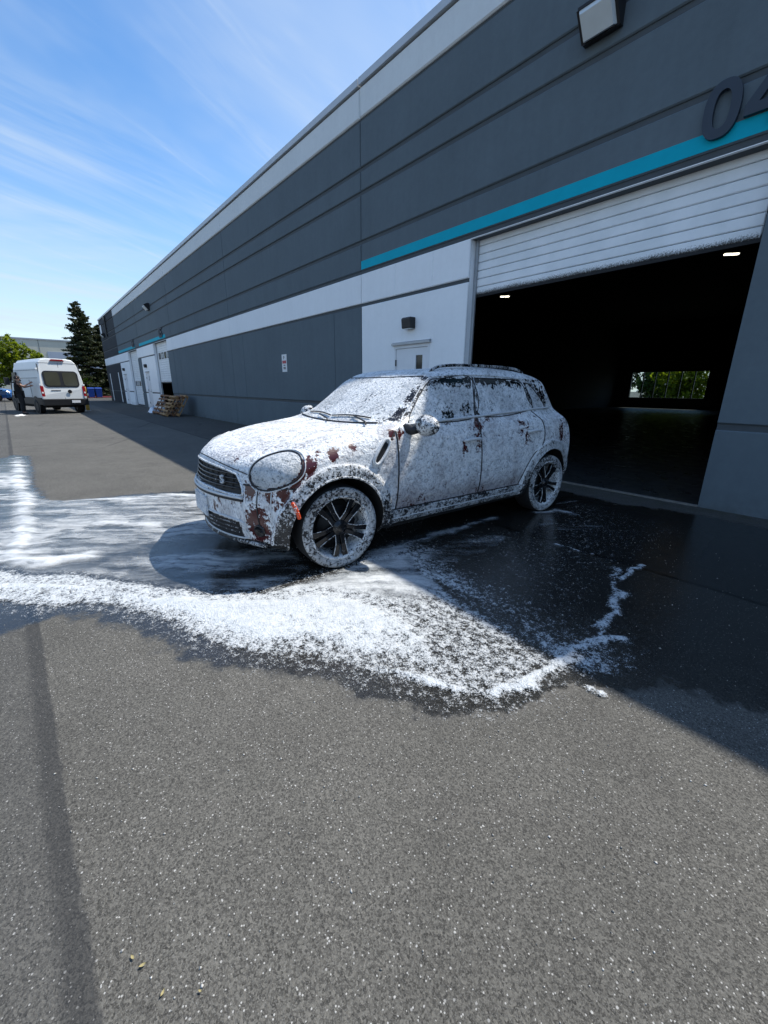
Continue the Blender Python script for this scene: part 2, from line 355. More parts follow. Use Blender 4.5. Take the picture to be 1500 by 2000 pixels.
WISPS = [([(-0.82,1.33),(-0.76,1.49),(-0.77,1.63),(-0.72,1.82)],0.045,0.85),([(-0.74,1.84),(-0.76,1.98),(-0.7,2.13),(-0.63,2.24)],0.05,0.80),([(-0.8,2.27),(-0.80,2.45),(-0.86,2.68),(-0.87,2.8)],0.06,0.75),
  ([(-0.97,3.02),(-0.98,3.21),(-0.98,3.37)],0.04,0.75),([(-1.63,3.3),(-1.45,3.32),(-1.29,3.35)],0.016,0.7),([(-2.4,1.96),(-2.43,2.33),(-2.42,2.78),(-2.41,3.23),(-2.4,3.52)],0.07,0.62),
  ([(-2.23,4.05),(-2.19,4.14),(-2.12,4.32),(-1.95,4.32)],0.06,0.62),([(-2.27,4.54),(-2.2,4.9)],0.03,0.5),([(-0.57,1.71),(-0.52,1.72)],0.03,0.8),([(-1.07,3.18),(-0.98,2.88),(-0.87,2.73),(-0.78,2.35),(-0.72,2.13)],0.04,0.64),
  ([(-2.0,3.55),(-1.75,3.75),(-1.6,4.1)],0.05,0.30),([(-2.05,2.35),(-2.1,3.0)],0.16,0.36),([(-2.05,4.1),(-1.9,3.6)],0.05,0.34)]
def mat_asphalt():
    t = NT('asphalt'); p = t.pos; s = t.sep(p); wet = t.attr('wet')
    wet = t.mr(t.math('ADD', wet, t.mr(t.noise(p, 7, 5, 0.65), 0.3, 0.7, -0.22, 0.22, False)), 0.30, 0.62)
    # stone chips of several sizes
    v1 = t.n('TexVoronoi'); t.L.new(p, v1.inputs['Vector']); v1.inputs['Scale'].default_value = 210; v2 = t.n('TexVoronoi'); t.L.new(p, v2.inputs['Vector']); v2.inputs['Scale'].default_value = 120
    v1c, v1d, v2c, v2d = v1.outputs['Color'], v1.outputs['Distance'], v2.outputs['Color'], v2.outputs['Distance']
    r1 = t.sep(v1c)[0]; r2 = t.sep(v2c)[1]; r3 = t.sep(v2c)[2]
    base = t.mix(r1, (0.036, 0.034, 0.0295), (0.140, 0.133, 0.116))
    base = t.mix(t.mr(t.noise(p, 330, 1, 0.7), 0.45, 0.75, 0, 0.5), base, (0.22, 0.215, 0.20))
    pit = t.mr(t.noise(p, 105, 2, 0.7), 0.32, 0.46, 0.45, 0.0)
    base = t.mix(pit, base, (0.018, 0.018, 0.018))
    chip = t.math('MULTIPLY', t.math('GREATER_THAN', r2, 0.978), t.mr(v2d, 0.25, 0.42, 1.0, 0.0))
    base = t.mix(t.math('MULTIPLY', chip, 0.6), base, t.mix(r3, (0.42, 0.41, 0.39), (0.62, 0.61, 0.58)))
    chip2 = t.math('MULTIPLY', t.math('GREATER_THAN', t.sep(v1c)[1], 0.968), t.mr(v1d, 0.35, 0.5, 1.0, 0.0))
    base = t.mix(t.math('MULTIPLY', chip2, 0.75), base, (0.50, 0.49, 0.46))
    # large scale wear, oil, traffic polish
    big = t.noise(p, 0.55, 5, 0.6); med = t.noise(p, 3.1, 5, 0.65)
    k = t.math('ADD', t.mr(big, 0.3, 0.7, 0.84, 1.13, False), t.mr(med, 0.3, 0.7, -0.10, 0.10, False))
    sc = t.n('VectorMath', operation='SCALE'); t.L.new(base, sc.inputs[0]); t.L.new(k, sc.inputs['Scale']); base = sc.outputs[0]
    oil = t.math('MULTIPLY', t.mr(t.noise(p, 1.7, 5, 0.7), 0.60, 0.72), t.mr(t.noise(p, 0.31, 3, 0.5), 0.50, 0.62)); base = t.mix(t.math('MULTIPLY', oil, 0.45), base, (0.022, 0.021, 0.020))
    tar = t.mr(t.noise(p, 13, 3, 0.6), 0.735, 0.765); base = t.mix(t.math('MULTIPLY', tar, 0.7), base, (0.012, 0.012, 0.012))
    # older patch beyond the paving seam, running along the lot; sealed strip on the seam
    wob = t.math('MULTIPLY_ADD', t.noise(p, 1.6, 4, 0.6), 0.035, c=-0.0175); wob = t.math('ADD', wob, t.math('MULTIPLY_ADD', t.noise(p, 26, 3, 0.6), 0.03, c=-0.015))
    yy = t.math('ADD', s[1], wob)
    yy = t.math('SUBTRACT', yy, t.math('MULTIPLY', s[0], 0.032))
    patch = t.mr(yy, -0.090, -0.104, 0.0, 1.0)
    strip = t.math('MULTIPLY', patch, t.mr(yy, -0.140, -0.178, 1.0, 0.0))
    base = t.mix(t.math('MULTIPLY', patch, 0.22), base, (0.040, 0.044, 0.050))
    base = t.mix(t.math('MULTIPLY', strip, 0.5), base, (0.018, 0.019, 0.021))
    # fine cracks and the apron joint in front of the bay doors
    jl = t.math('ABSOLUTE', t.math('SUBTRACT', t.math('ADD', s[1], t.math('MULTIPLY_ADD', t.noise(p, 2.2, 4, 0.6), 0.06, c=-0.03)), 3.34))
    jn = t.mr(jl, 0.008, 0.028, 0.9, 0.0); base = t.mix(jn, base, (0.008, 0.008, 0.008))
    cr = t.mr(t.vor(t.map(p, (0.55, 0.55, 0.0)), 0.45, 'DISTANCE_TO_EDGE'), 0.0, 0.010, 0.75, 0.0)
    cr = t.math('MULTIPLY', cr, t.mr(t.noise(p, 0.4, 3), 0.48, 0.60)); base = t.mix(t.math('MULTIPLY', cr, t.mr(s[0], -9.0, -11.0, 0.0, 1.0)), base, (0.02, 0.02, 0.02))
    # moss and silt along the wall foot
    moss = t.math('MULTIPLY', t.mr(s[1], 5.2, 5.76, 0.0, 1.0), t.mr(t.noise(p, 9, 5, 0.7), 0.40, 0.60)); base = t.mix(t.math('MULTIPLY', moss, 0.6), base, (0.05, 0.055, 0.022))
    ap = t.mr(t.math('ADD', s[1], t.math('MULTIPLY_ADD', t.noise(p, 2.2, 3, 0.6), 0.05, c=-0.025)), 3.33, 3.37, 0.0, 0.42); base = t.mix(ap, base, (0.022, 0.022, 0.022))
    dryb = base
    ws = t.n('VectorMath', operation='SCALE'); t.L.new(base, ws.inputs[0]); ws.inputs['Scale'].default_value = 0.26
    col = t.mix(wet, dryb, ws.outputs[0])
    hgt = t.noise(p, 130, 3, 0.75)
    nb = t.n('Bump'); t.L.new(hgt, nb.inputs['Height']); t.inp(nb.inputs['Strength'], t.mixf(wet, 0.75, 0.12)); nb.inputs['Distance'].default_value = 0.006
    rough = t.mixf(wet, 0.88, t.mr(t.noise(p, 18, 4), 0.3, 0.7, 0.05, 0.26))
    return t.done(t.pbr(col, rough, 0, nb.outputs[0], t.mixf(wet, 0.3, 0.5)))
M['asphalt'] = mat_asphalt()
def nonuni(lo, hi, step, far, n):
    a = np.arange(lo, hi + 1e-6, step); g = np.geomspace(step, far, n).cumsum(); g = g[g < far]
    return np.concatenate([(lo - g)[::-1], a, hi + g])
def make_ground():
    xs = nonuni(-11.5, 0.6, 0.05, 420, 60); ys = nonuni(-2.6, 5.8, 0.05, 420, 60)
    X, Y = np.meshgrid(xs, ys); near = (X > -14) & (X < 3) & (Y > -4) & (Y < 7)
    wet = np.zeros_like(X); sd = poly_sd(X[near], Y[near], WET_DARK)
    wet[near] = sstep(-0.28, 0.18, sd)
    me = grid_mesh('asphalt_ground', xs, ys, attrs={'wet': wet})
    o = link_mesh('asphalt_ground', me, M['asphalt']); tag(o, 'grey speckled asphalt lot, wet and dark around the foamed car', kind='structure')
make_ground()

def mat_ground_foam():
    t = NT('ground_foam'); p = t.pos; d = t.attr('foam'); st = t.attr('streak'); pool = t.attr('pool')
    n1 = t.mr(t.noise(p, 70, 4, 0.72), 0.27, 0.73, 0, 1, False); v = t.mr(t.vor(p, 130, 'F1'), 0.05, 0.62, 1, 0, False)
    n2 = t.mr(t.noise(p, 24, 3, 0.6), 0.28, 0.72, 0, 1, False)
    nf = t.math('ADD', t.math('MULTIPLY', n1, 0.45), t.math('ADD', t.math('MULTIPLY', v, 0.22), t.math('MULTIPLY', n2, 0.33)))
    fm = t.n('Mapping', vector_type='TEXTURE'); t.L.new(p, fm.inputs[0]); fm.inputs['Rotation'].default_value = (0, 0, R(-36)); fm.inputs['Scale'].default_value = (1.0, 9.0, 1.0); fl = fm.outputs[0]
    wp = t.n('VectorMath', operation='ADD'); t.L.new(fl, wp.inputs[0])
    wv = t.n('VectorMath', operation='SCALE'); t.L.new(t.noise(p, 2.2, 3, 0.5, 0, True), wv.inputs[0]); wv.inputs['Scale'].default_value = 0.28; t.L.new(wv.outputs[0], wp.inputs[1])
    ns = t.mr(t.noise(wp.outputs[0], 9, 5, 0.60), 0.30, 0.70, 0, 1, False)
    ns = t.math('ADD', t.math('MULTIPLY', ns, 0.8), t.math('MULTIPLY', nf, 0.2))
    n = t.mixf(st, nf, ns)
    th = t.math('SUBTRACT', 1.0, d)
    m = t.mr(t.math('SUBTRACT', n, th), t.mixf(st, -0.12, -0.50), t.mixf(st, 0.22, 0.50))
    thick = t.mr(d, 0.25, 0.85, 0.50, 1.0)
    thick = t.math('MULTIPLY', thick, t.mixf(st, 1.0, 0.84)); alpha = t.math('MULTIPLY', t.math('MULTIPLY', m, thick), t.mr(d, 0.02, 0.10, 0.0, 1.0))
    hb = t.math('ADD', t.math('MULTIPLY', n, 0.6), t.math('MULTIPLY', t.noise(p, 150, 3, 0.7), 0.4))
    nb = t.bump(hb, 0.95, 0.020)
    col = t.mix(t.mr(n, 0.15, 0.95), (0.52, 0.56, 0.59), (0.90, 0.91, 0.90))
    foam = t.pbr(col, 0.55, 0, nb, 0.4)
    tr = t.n('BsdfTransparent').outputs[0]
    return t.done(t.mixs(alpha, tr, foam))
M['ground_foam'] = mat_ground_foam()
def make_ground_foam():
    st = 0.02; xs = np.arange(-10.6, -0.3, st); ys = np.arange(-1.3, 5.0, st); X, Y = np.meshgrid(xs, ys)
    wx = X + 0.10 * (fbm(X * 2.3, Y * 2.3, 3) - .5) + 0.05 * (fbm(X * 11, Y * 11, 5) - .5); wy = Y + 0.10 * (fbm(X * 2.3, Y * 2.3, 9) - .5) + 0.05 * (fbm(X * 11, Y * 11, 12) - .5)
    sm = poly_sd(wx, wy, MAIN); sc = poly_sd(wx, wy, CORE); ss = poly_sd(wx, wy, SHEET); sk = poly_sd(wx, wy, DARK)
    d = np.zeros_like(X)
    d = np.maximum(d, 0.24 * sstep(-0.75, 0.0, sm) * sstep(-0.9, -0.3, -np.abs(X + 2.2) + 1.6))
    d = np.maximum(d, 0.47 * sstep(-0.34, 0.0, sm))
    d = np.maximum(d, sstep(-0.10, 0.09, sm) * (0.60 + 0.12 * sstep(-1.2, -2.2, X)))
    lump = fbm(X * 3.1, Y * 3.1, 31)
    d = np.maximum(d, sstep(-0.14, 0.20, sc) * (0.72 + 0.30 * (lump - .3) + 0.18 * sstep(-1.3, -2.2, X)))
    # rim ridge of thicker foam along the lower edge
    rim = np.exp(-((sm - 0.06) / 0.055) ** 2) * sstep(0.4, -0.1, Y - 1.35 - (X + 0.8) * 0.35); d = np.maximum(d, 0.98 * rim * sstep(-1.75, -1.15, X) * (0.75 + 0.5 * (fbm(X * 9, Y * 9, 81) - .5)))
    u = X * 0.809 - Y * 0.588; vv = X * 0.588 + Y * 0.809
    bands = fbm(u * 2.6, vv * 0.45, 41, 4)
    sh = sstep(-0.03, 0.06, ss) * (0.47 + 0.46 * (bands - 0.45) * 1.6)
    for ch, w in ((CHANNEL, 0.16), (CHANNEL2, 0.13)):
        sh *= 1 - 0.95 * np.exp(-(line_d(wx, wy, ch) / w) ** 2)
    rl = line_d(wx, wy, RIDGE); sh = np.maximum(sh, 0.80 * np.exp(-(rl / 0.15) ** 2) * sstep(-0.25, 0.02, ss + 0.1))
    sh *= 1 - 0.55 * sstep(-0.30, -0.55, Y) * sstep(-4.3, -5.2, X) * (bands < 0.55)
    streak = np.maximum(sstep(0.02, -0.05, sm) * sstep(-0.1, 0.0, ss), 0.75 * sstep(0.0, 0.06, sm) * sstep(0.02, -0.12, sc) * sstep(1.0, 1.25, Y) * sstep(-1.55, -1.85, X))
    d = np.maximum(d, sh)
    for pts, w, amp in WISPS:
        ld = line_d(X + 0.12 * (fbm(X * 6, Y * 6, 51) - .5), Y + 0.12 * (fbm(X * 6, Y * 6, 57) - .5), pts); a = amp * np.exp(-(ld / w) ** 2); d = np.maximum(d, a); streak = np.maximum(streak, 0.6 * (a > 0.12) * (X < -1.5))
    film = sstep(0.02, 0.35, sk) * (0.36 + 0.14 * (fbm(X * 2, Y * 2, 61) - .5)) * sstep(-0.65, -1.1, X); d = np.maximum(d, film)
    out = np.clip(-sm, 0, 9); d = np.maximum(d, (0.86 * np.exp(-out / 0.60)) * sstep(-0.18, 0.02, sk) * (0.8 + 0.4 * (fbm(X * 3, Y * 3, 91) - .5)))
    # under the car the floor stays mostly clear
    d = np.clip(d, 0, 1.05)
    z = 0.005 + 0.020 * sstep(0.55, 1.0, d) * (0.5 + fbm(X * 9, Y * 9, 71)) + 0.004 * fbm(X * 30, Y * 30, 77) * sstep(0.3, 0.6, d)
    me = grid_mesh('foam_spread', xs, ys, z, {'foam': d, 'streak': streak, 'pool': 0 * d}, keep=d > 0.03)
    o = link_mesh('foam_spread', me, M['ground_foam']); tag(o, 'white soap foam spread over the wet asphalt around the car', 'foam', kind='stuff')
make_ground_foam()

# ------------------------------------------------------------------ warehouse
WY = 5.76; BX0, BX1 = -45.8, 30.42; BACK = 36.3
J = [-0.06 - 7.624 * i for i in range(-4, 7)]          # vertical panel joints
WH = empty('warehouse', (-15, WY, 0), 0, 'long grey tilt-up concrete warehouse with white band and teal stripes', 'warehouse')
def wpart(mb, name, mat, parent=None, **kw):
    o = mb.build(name, mat, parent or WH, **kw)
    o.matrix_parent_inverse = Matrix.Translation(-Vector(WH.location)) if parent is None else Matrix.Identity(4)
    return o
GAR = [(-4.815, -1.18), (-26.9, -23.95), (-34.6, -31.5)]
PD = [(-6.60, -5.62), (-29.75, -28.78), (-37.3, -36.3)]
SLIT = [(-44.35, -44.0), (-40.0, -39.65)]
HOLES = [(a, b, -1, 3.54) for a, b in GAR] + [(a, b, -1, 2.09) for a, b in PD] + [(a, b, 0.05, 2.32) for a, b in SLIT]
def hit(x0, x1): return [h for h in HOLES if h[1] > x0 and h[0] < x1]
core = MB()
for x0, x1, z0, z1 in rect_minus((BX0 + 0.02, BX1, -0.3, 6.62), HOLES): core.box(x0, x1, WY + 0.028, WY + 0.19, z0, z1)
wpart(core, 'wall_core', M['groove'])
def zone_low(x0, x1):     # colour of the lower wall by x
    c = (x0 + x1) / 2
    if c < -38.18: return 'dark_wall'
    for a, b in ((-7.684, -4.815), (-30.43, -26.9), (-38.16, -34.6)):
        if a < c < b: return 'white_wall'
    return 'grey_wall'
g = 0.009
def outer(q, r): return tuple(1 if abs(u - v) < 1e-6 else 0 for u, v in zip(q, r))
for i in range(len(J) - 1):
    xr, xl = J[i] - g, J[i + 1] + g
    cuts = sorted({xl, xr, *[v for v in (-4.815, -26.9, -30.43, -31.5, -34.6, -38.16 + 0.02) if xl < v < xr]})
    scores = [v for v in (-8.745, -14.25, -16.36, -21.87, -22.87) if xl < v < xr]
    dark = J[i] < -38.0
    for a, b in zip(cuts[:-1], cuts[1:]):
        mat = M[zone_low(a, b)]
        for q in rect_minus((a, b, -0.2, 0.885), hit(a, b)): wpart(MB().panel(*q, WY, WY + 0.03, sides=outer(q, (a, b, -0.2, 0.885))), 'wall_panel', mat)
        aa = sorted([a, b] + [s for s in scores if a < s < b])
        for c, d in zip(aa[:-1], aa[1:]):
            c2 = c + (0.006 if c in scores else 0); d2 = d - (0.006 if d in scores else 0)
            for q in rect_minus((c2, d2, 0.955, 2.945), hit(c, d)): wpart(MB().panel(*q, WY, WY + 0.03, sides=outer(q, (c2, d2, 0.955, 2.945))), 'wall_panel', mat)
        m2 = M['grey_wall'] if a >= -1.2 else M['white_wall']
        for q in rect_minus((a, b, 3.005, 3.555), hit(a, b)):
            wpart(MB().panel(*q, WY - (0.0 if a > -1.2 else 0.004), WY + 0.03), 'wall_panel' if a >= -1.2 else 'white_band', m2)
    mu = M['dark_wall'] if dark else M['grey_wall']
    for z0, z1 in ((3.625, 4.10), (4.168, 4.948), (5.016, 5.342), (5.41, 6.135)):
        wpart(MB().panel(xl, xr, z0, z1, WY, WY + 0.03, 0.014), 'wall_panel', mu)
    wpart(MB().panel(xl, xr, 6.18, 6.64, WY - 0.012, WY + 0.03, 0.02), 'parapet_band', M['dark_wall'] if dark else M['silver_band'])
    # metal cap in lengths
    k = 3
    for q in range(k):
        a = xl + (xr - xl) * q / k; b = xl + (xr - xl) * (q + 1) / k
        wpart(MB().box(a + 0.003, b - 0.003, WY - 0.045, WY + 0.26, 6.665, 6.775), 'parapet_cap', M['cap'])
for a, b in ((-7.672, 7.5), (-30.5, -24.02), (-38.12, -31.8)):
    wpart(MB().box(a, b, WY - 0.003, WY + 0.02, 3.640, 3.795), 'teal_stripe', M['teal'])
# roof, end walls, back wall with its window band, floor, partitions
wpart(MB().box(BX0, BX1, WY + 0.27, BACK + 0.2, 6.05, 6.25), 'roof_deck', M['roofdeck'])
wpart(MB().box(BX0 - 0.0, BX0 + 0.2, WY + 0.2, BACK, -0.3, 6.64), 'end_wall', M['dark_wall'])
wpart(MB().box(BX1 - 0.2, BX1, WY + 0.2, BACK, -0.3, 6.64), 'end_wall', M['grey_wall'])
bw = MB()
BWIN = (-13.36, -8.45, 0.74, 2.64)
for x0, x1, z0, z1 in rect_minus((BX0, BX1, -0.3, 6.04), [BWIN]): bw.box(x0, x1, BACK - 0.2, BACK, z0, z1)
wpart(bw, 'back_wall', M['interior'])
wpart(MB().box(-14.55, -14.4, WY + 0.2, BACK - 0.21, 0.0, 6.04), 'partition_wall', M['interior'])
wpart(MB().box(0.5, 0.65, WY + 0.2, BACK - 0.21, 0.0, 6.04), 'partition_wall', M['interior'])
wpart(MB().box(-34.9, -22.5, 11.0, 11.15, 0.0, 6.04), 'partition_wall', M['interior'])
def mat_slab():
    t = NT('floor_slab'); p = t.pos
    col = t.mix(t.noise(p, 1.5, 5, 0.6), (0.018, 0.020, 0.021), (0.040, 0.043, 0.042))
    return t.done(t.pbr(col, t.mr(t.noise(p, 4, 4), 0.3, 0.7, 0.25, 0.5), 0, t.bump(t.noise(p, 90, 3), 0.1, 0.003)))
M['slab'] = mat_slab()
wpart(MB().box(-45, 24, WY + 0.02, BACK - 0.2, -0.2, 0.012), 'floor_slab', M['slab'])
# back window: frame, mullions, panes
wf = MB(); x0, x1, z0, z1 = BWIN
for a in (x0, x1): wf.box(a - 0.03 if a == x0 else a - 0.03, a + 0.03, BACK - 0.23, BACK - 0.02, z0, z1)
for z in (z0, z1): wf.box(x0, x1, BACK - 0.232, BACK - 0.018, z - 0.03, z + 0.03)
wo = wpart(wf, 'window_frame', M['dark_metal'])
t = NT('window_glass'); gl = t.n('BsdfGlossy'); gl.inputs['Roughness'].default_value = 0.02; tr = t.n('BsdfTransparent'); tr.inputs[0].default_value = (0.86, 0.92, 0.90, 1)
M['clear_glass'] = t.done(t.mixs(0.06, tr.outputs[0], gl.outputs[0]))
for k in range(6):
    a = x0 + (x1 - x0) * k / 6; b = x0 + (x1 - x0) * (k + 1) / 6
    if k: wpart(MB().box(a - 0.03, a + 0.03, BACK - 0.17, BACK - 0.05, z0 + .03, z1 - .03), 'mullion', M['dark_metal'])
    wpart(MB().box(a + 0.03, b - 0.03, BACK - 0.115, BACK - 0.105, z0 + 0.03, z1 - 0.03), 'window_pane', M['clear_glass'])
# loading-door jambs, tracks, overhead doors
def overhead(a, b, zb, win_z=None, nwin=0):
    yd = WY + 0.16
    for xx, s in ((a, 1), (b, -1)):
        wpart(MB().box(xx - (0.002 if s < 0 else 0.0), xx + s * 0.0 + (0.002 if s > 0 else 0.0), WY + 0.031, WY + 0.2, 0, 3.54), 'door_jamb', M['white_wall'] if s > 0 or a < -10 else M['grey_wall'])
        wpart(MB().box(xx + 0.01 if s > 0 else xx - 0.015, xx + 0.06 if s > 0 else xx + 0.03, yd - 0.035, yd - 0.005, 0, 3.56), 'door_track', M['metal_grey'])
    door = empty('overhead_door', (a, yd, zb)); door.parent = WH; door.matrix_parent_inverse = Matrix.Translation(-Vector(WH.location))
    h = 0.1165; z = 0.03; k = 0; L = b - a - 0.08
    while zb + z < 3.60:
        c = 0.008 if k % 4 else 0.010
        m = MB().panel(0, L, z, z + h - 0.007, 0, 0.04, c); m.build('door_slat', M['overhead'], door).location = (0.04, 0, 0)
        z += h; k += 1
    MB().box(0.03, L + 0.05, 0.032, 0.05, 0.02, 3.62 - zb).build('door_backing', M['groove'], door)
    MB().box(0.035, L + 0.045, 0.004, 0.045, -0.005, 0.03).build('bottom_seal', M['rubber'], door)
    for q in range(nwin):
        xx = 0.35 + q * (L - 0.7 - 0.40) / max(nwin - 1, 1)
        f = MB()
        for (u0, u1, w0, w1) in ((0, .40, 0, .05), (0, .40, .27, .32), (0, .05, .05, .27), (.35, .40, .05, .27)): f.box(xx + u0, xx + u1, -0.014, 0.0, win_z - zb + w0, win_z - zb + w1)
        f.build('door_window_frame', M['black'], door)
        MB().box(xx + .05, xx + .35, -0.006, -0.001, win_z - zb + .05, win_z - zb + .27).build('door_window_pane', M['glass_dark'] if q % 2 == 0 else M['lens'], door)
    # headers above the doors
    wpart(MB().box(a, b, WY + 0.04, WY + 0.30, 3.555, 3.62), 'door_header', M['dark_metal'])
overhead(*GAR[0], 2.738)
overhead(*GAR[1], 1.47, 2.72, 4)
overhead(*GAR[2], 0.02, 1.30, 4)
# pedestrian doors
for i, (a, b) in enumerate(PD):
    d = empty('steel_door', (a, WY, 0)); d.parent = WH; d.matrix_parent_inverse = Matrix.Translation(-Vector(WH.location)); w = b - a
    f = MB(); f.box(0, 0.05, -0.006, 0.10, 0.0, 2.09).box(w - 0.05, w, -0.006, 0.10, 0.0, 2.09).box(0.05, w - 0.05, -0.006, 0.10, 2.04, 2.09); f.build('door_frame', M['door_white'], d)
    lf = MB()
    for q in rect_minus((0.055, w - 0.055, 0.02, 2.035), [(w - 0.37, w - 0.19, 1.62, 1.90)]): lf.box(q[0], q[1], 0.012, 0.055, q[2], q[3])
    leaf = lf.build('door_leaf', M['door_white'], d)
    MB().box(w - 0.37, w - 0.19, 0.03, 0.04, 1.62, 1.90).build('door_pane', M['glass_dark'], leaf)
    for z in (0.25, 1.0, 1.72): MB().box(0.047, 0.062, -0.012, 0.014, z, z + 0.115).build('hinge', M['dark_metal'], d)
    MB().box(-0.03, w + 0.03, -0.055, 0.0, 2.10, 2.135).add([(-0.03,-.055,2.135),(w+.03,-.055,2.135),(w+.03,0,2.16),(-.03,0,2.16)], [(0,1,2,3)]).build('drip_cap', M['metal_grey'], d)
    k = MB().box(w - 0.15, w - 0.10, -0.002, 0.012, 0.93, 1.12); k.tube([(w - 0.125, 0, 1.0), (w - 0.125, -0.05, 1.0), (w - 0.24, -0.055, 1.0)], 0.011); k.build('door_handle', M['metal_grey'], d)
# tall slit windows near the far corner
for a, b in SLIT:
    s = MB().box(a + .03, b - .03, WY - 0.004, WY + 0.06, 0.05, 2.32); wpart(s, 'slit_window', M['white_wall'])
    f = MB().box(a, a + .03, WY + 0.0, WY + 0.05, 0.05, 2.32).box(b - .03, b, WY + 0.0, WY + 0.05, 0.05, 2.32); wpart(f, 'slit_window_frame', M['metal_grey'])
# threshold strip, downpipe at the far end
wpart(MB().box(-4.8, -1.18, WY - 0.02, WY + 0.02, -0.1, 0.02), 'threshold', simple('worn_concrete', (0.16, 0.155, 0.14), 0.8, var=0.3, nscale=20))
wpart(MB().tube([(-41.8, WY - 0.06, 6.6), (-41.8, WY - 0.06, 5.1)], 0.05, 8).box(-41.95, -41.65, WY - 0.13, WY - 0.0, 6.3, 6.62), 'scupper_pipe', M['black'])
def wl(o):      # things fixed to the wall are placed in world space
    return o
# ---- wall packs (big floodlights) and small door lights
def wall_pack(x, z, label, w=0.42, h=0.33):
    t = empty('wall_floodlight', (x, WY, z), 0, label, 'wall light', 'floodlights on the warehouse wall')
    d = 0.26; b = MB()
    prof = [(0, 0), (0, h), (-0.10, h), (-d, h * 0.78), (-d * 0.98, h * 0.70), (-0.06, 0.0)]       # (y,z)
    b.prism([(p[0], p[1]) for p in prof], (-w / 2, 0, 0), (0, 1, 0), (0, 0, 1), (1, 0, 0), 0, w); b.build('housing', M['dark_metal'], t, bevel=0.008)
    l = MB(); l.add([(-w/2+.025, -0.075, 0.012), (w/2-.025, -0.075, 0.012), (w/2-.025, -d*.985-.006, h*.68), (-w/2+.025, -d*.985-.006, h*.68),
                     (-w/2+.045, -0.135, -0.01), (w/2-.045, -0.135, -0.01), (w/2-.045, -d-.025, h*.5), (-w/2+.045, -d-.025, h*.5)], [(0,1,5,4),(1,2,6,5),(2,3,7,6),(3,0,4,7),(4,5,6,7),(3,2,1,0)])
    l.build('lens', M['lens'], t)
    fr = MB()
    for p, q in (((-w/2+.012,-.07,.006),(w/2-.012,-.07,.006)),((-w/2+.012,-.07,.006),(-w/2+.012,-d,h*.70)),((w/2-.012,-.07,.006),(w/2-.012,-d,h*.70)),((-w/2+.012,-d,h*.70),(w/2-.012,-d,h*.70))): fr.bar(p, q, 0.03, 0.03)
    fr.build('lens_frame', M['dark_metal'], t)
    return t
wall_pack(-3.05, 5.13, 'large dark floodlight above the open loading door')
wall_pack(-26.6, 5.18, 'dark floodlight above the raised far loading door')
wall_pack(-43.6, 5.18, 'dark floodlight on the charcoal far end of the wall')
for (a, b), lab in zip(PD, ('small black box light over the white door behind the car', 'small black box light over the middle white door', 'small black box light over the farthest white door')):
    c = (a + b) / 2 - 0.02
    t = empty('door_light', (c, WY, 2.37), 0, lab, 'wall light', 'box lights over the doors')
    m = MB().prism([(0, 0), (0, 0.19), (-0.12, 0.19), (-0.15, 0.165), (-0.13, 0.0)], (-0.12, 0, 0), (0, 1, 0), (0, 0, 1), (1, 0, 0), 0, 0.24); m.build('housing', M['black'], t, bevel=0.012)
    MB().box(-0.09, 0.09, -0.115, -0.02, -0.012, 0.0).build('diffuser', M['lens'], t)
# ---- unit numbers
def ring_digit(w, h, s):     # zero: rounded ring
    n = 48; out = []; inn = []
    for k in range(n):
        a = 2 * math.pi * k / n; c, q = math.cos(a), math.sin(a); f = lambda v, e: math.copysign(abs(v) ** e, v)
        out.append((w / 2 + w / 2 * f(c, .82), h / 2 + h / 2 * f(q, .82))); inn.append((w / 2 + (w / 2 - s) * f(c, .82), h / 2 + (h / 2 - s * .98) * f(q, .82)))
    m = MB(); y0, y1 = -0.055, -0.012
    for k in range(n):
        k2 = (k + 1) % n
        a, b, c, d = out[k], out[k2], inn[k2], inn[k]
        bi = len(m.v)
        for y in (y0, y1): m.v += [(a[0], y, a[1]), (b[0], y, b[1]), (c[0], y, c[1]), (d[0], y, d[1])]
        m.f += [(bi, bi+1, bi+2, bi+3), (bi+4, bi+7, bi+6, bi+5), (bi, bi+4, bi+5, bi+1), (bi+2, bi+6, bi+7, bi+3)]
    return m
def text_mesh(txt, size, ext, name):
    cu = bpy.data.curves.new(name, 'FONT'); cu.body = txt; cu.size = size; cu.extrude = ext; cu.offset = size * 0.012
    ob = bpy.data.objects.new(name, cu); COL.objects.link(ob); dg = bpy.context.evaluated_depsgraph_get()
    me = bpy.data.meshes.new_from_object(ob.evaluated_get(dg)); bpy.data.objects.remove(ob); bpy.data.curves.remove(cu); me.name = name; return me
def number(x, digit, label, s=1.0):
    t = empty('unit_number', (x, WY, 3.70), 0, label, 'number sign', 'unit numbers over the loading doors')
    H = 0.475; ring_digit(0.30, H, 0.082).build('digit', M['navy'], t)
    if digit == '4':
        m = MB(); st = 0.085
        y0, y1 = -0.055, -0.012
        P = lambda poly: m.prism(poly, (0.34, 0, 0), (1, 0, 0), (0, 0, 1), (0, 1, 0), y0, y1)
        P([(0.20, 0.0), (0.20 + st, 0.0), (0.20 + st, H), (0.20, H)]); P([(0.0, 0.10), (0.20, 0.10), (0.20, 0.10 + st), (0.0, 0.10 + st)]); P([(0.20 + st, 0.10), (0.345, 0.10), (0.345, 0.10 + st), (0.20 + st, 0.10 + st)])
        P([(0.0, 0.10 + st), (0.10, 0.10 + st), (0.20, 0.335), (0.20, H)])
        m.build('digit', M['navy'], t)
    else:
        me = text_mesh(digit, H / 0.73, 0.02, 'digit'); o = link_mesh('digit', me, M['navy'], t); o.rotation_euler = (R(90), 0, 0); o.location = (0.33, -0.03, 0.0)
    return t
number(-1.87, '4', 'navy number 04 above the open loading door')
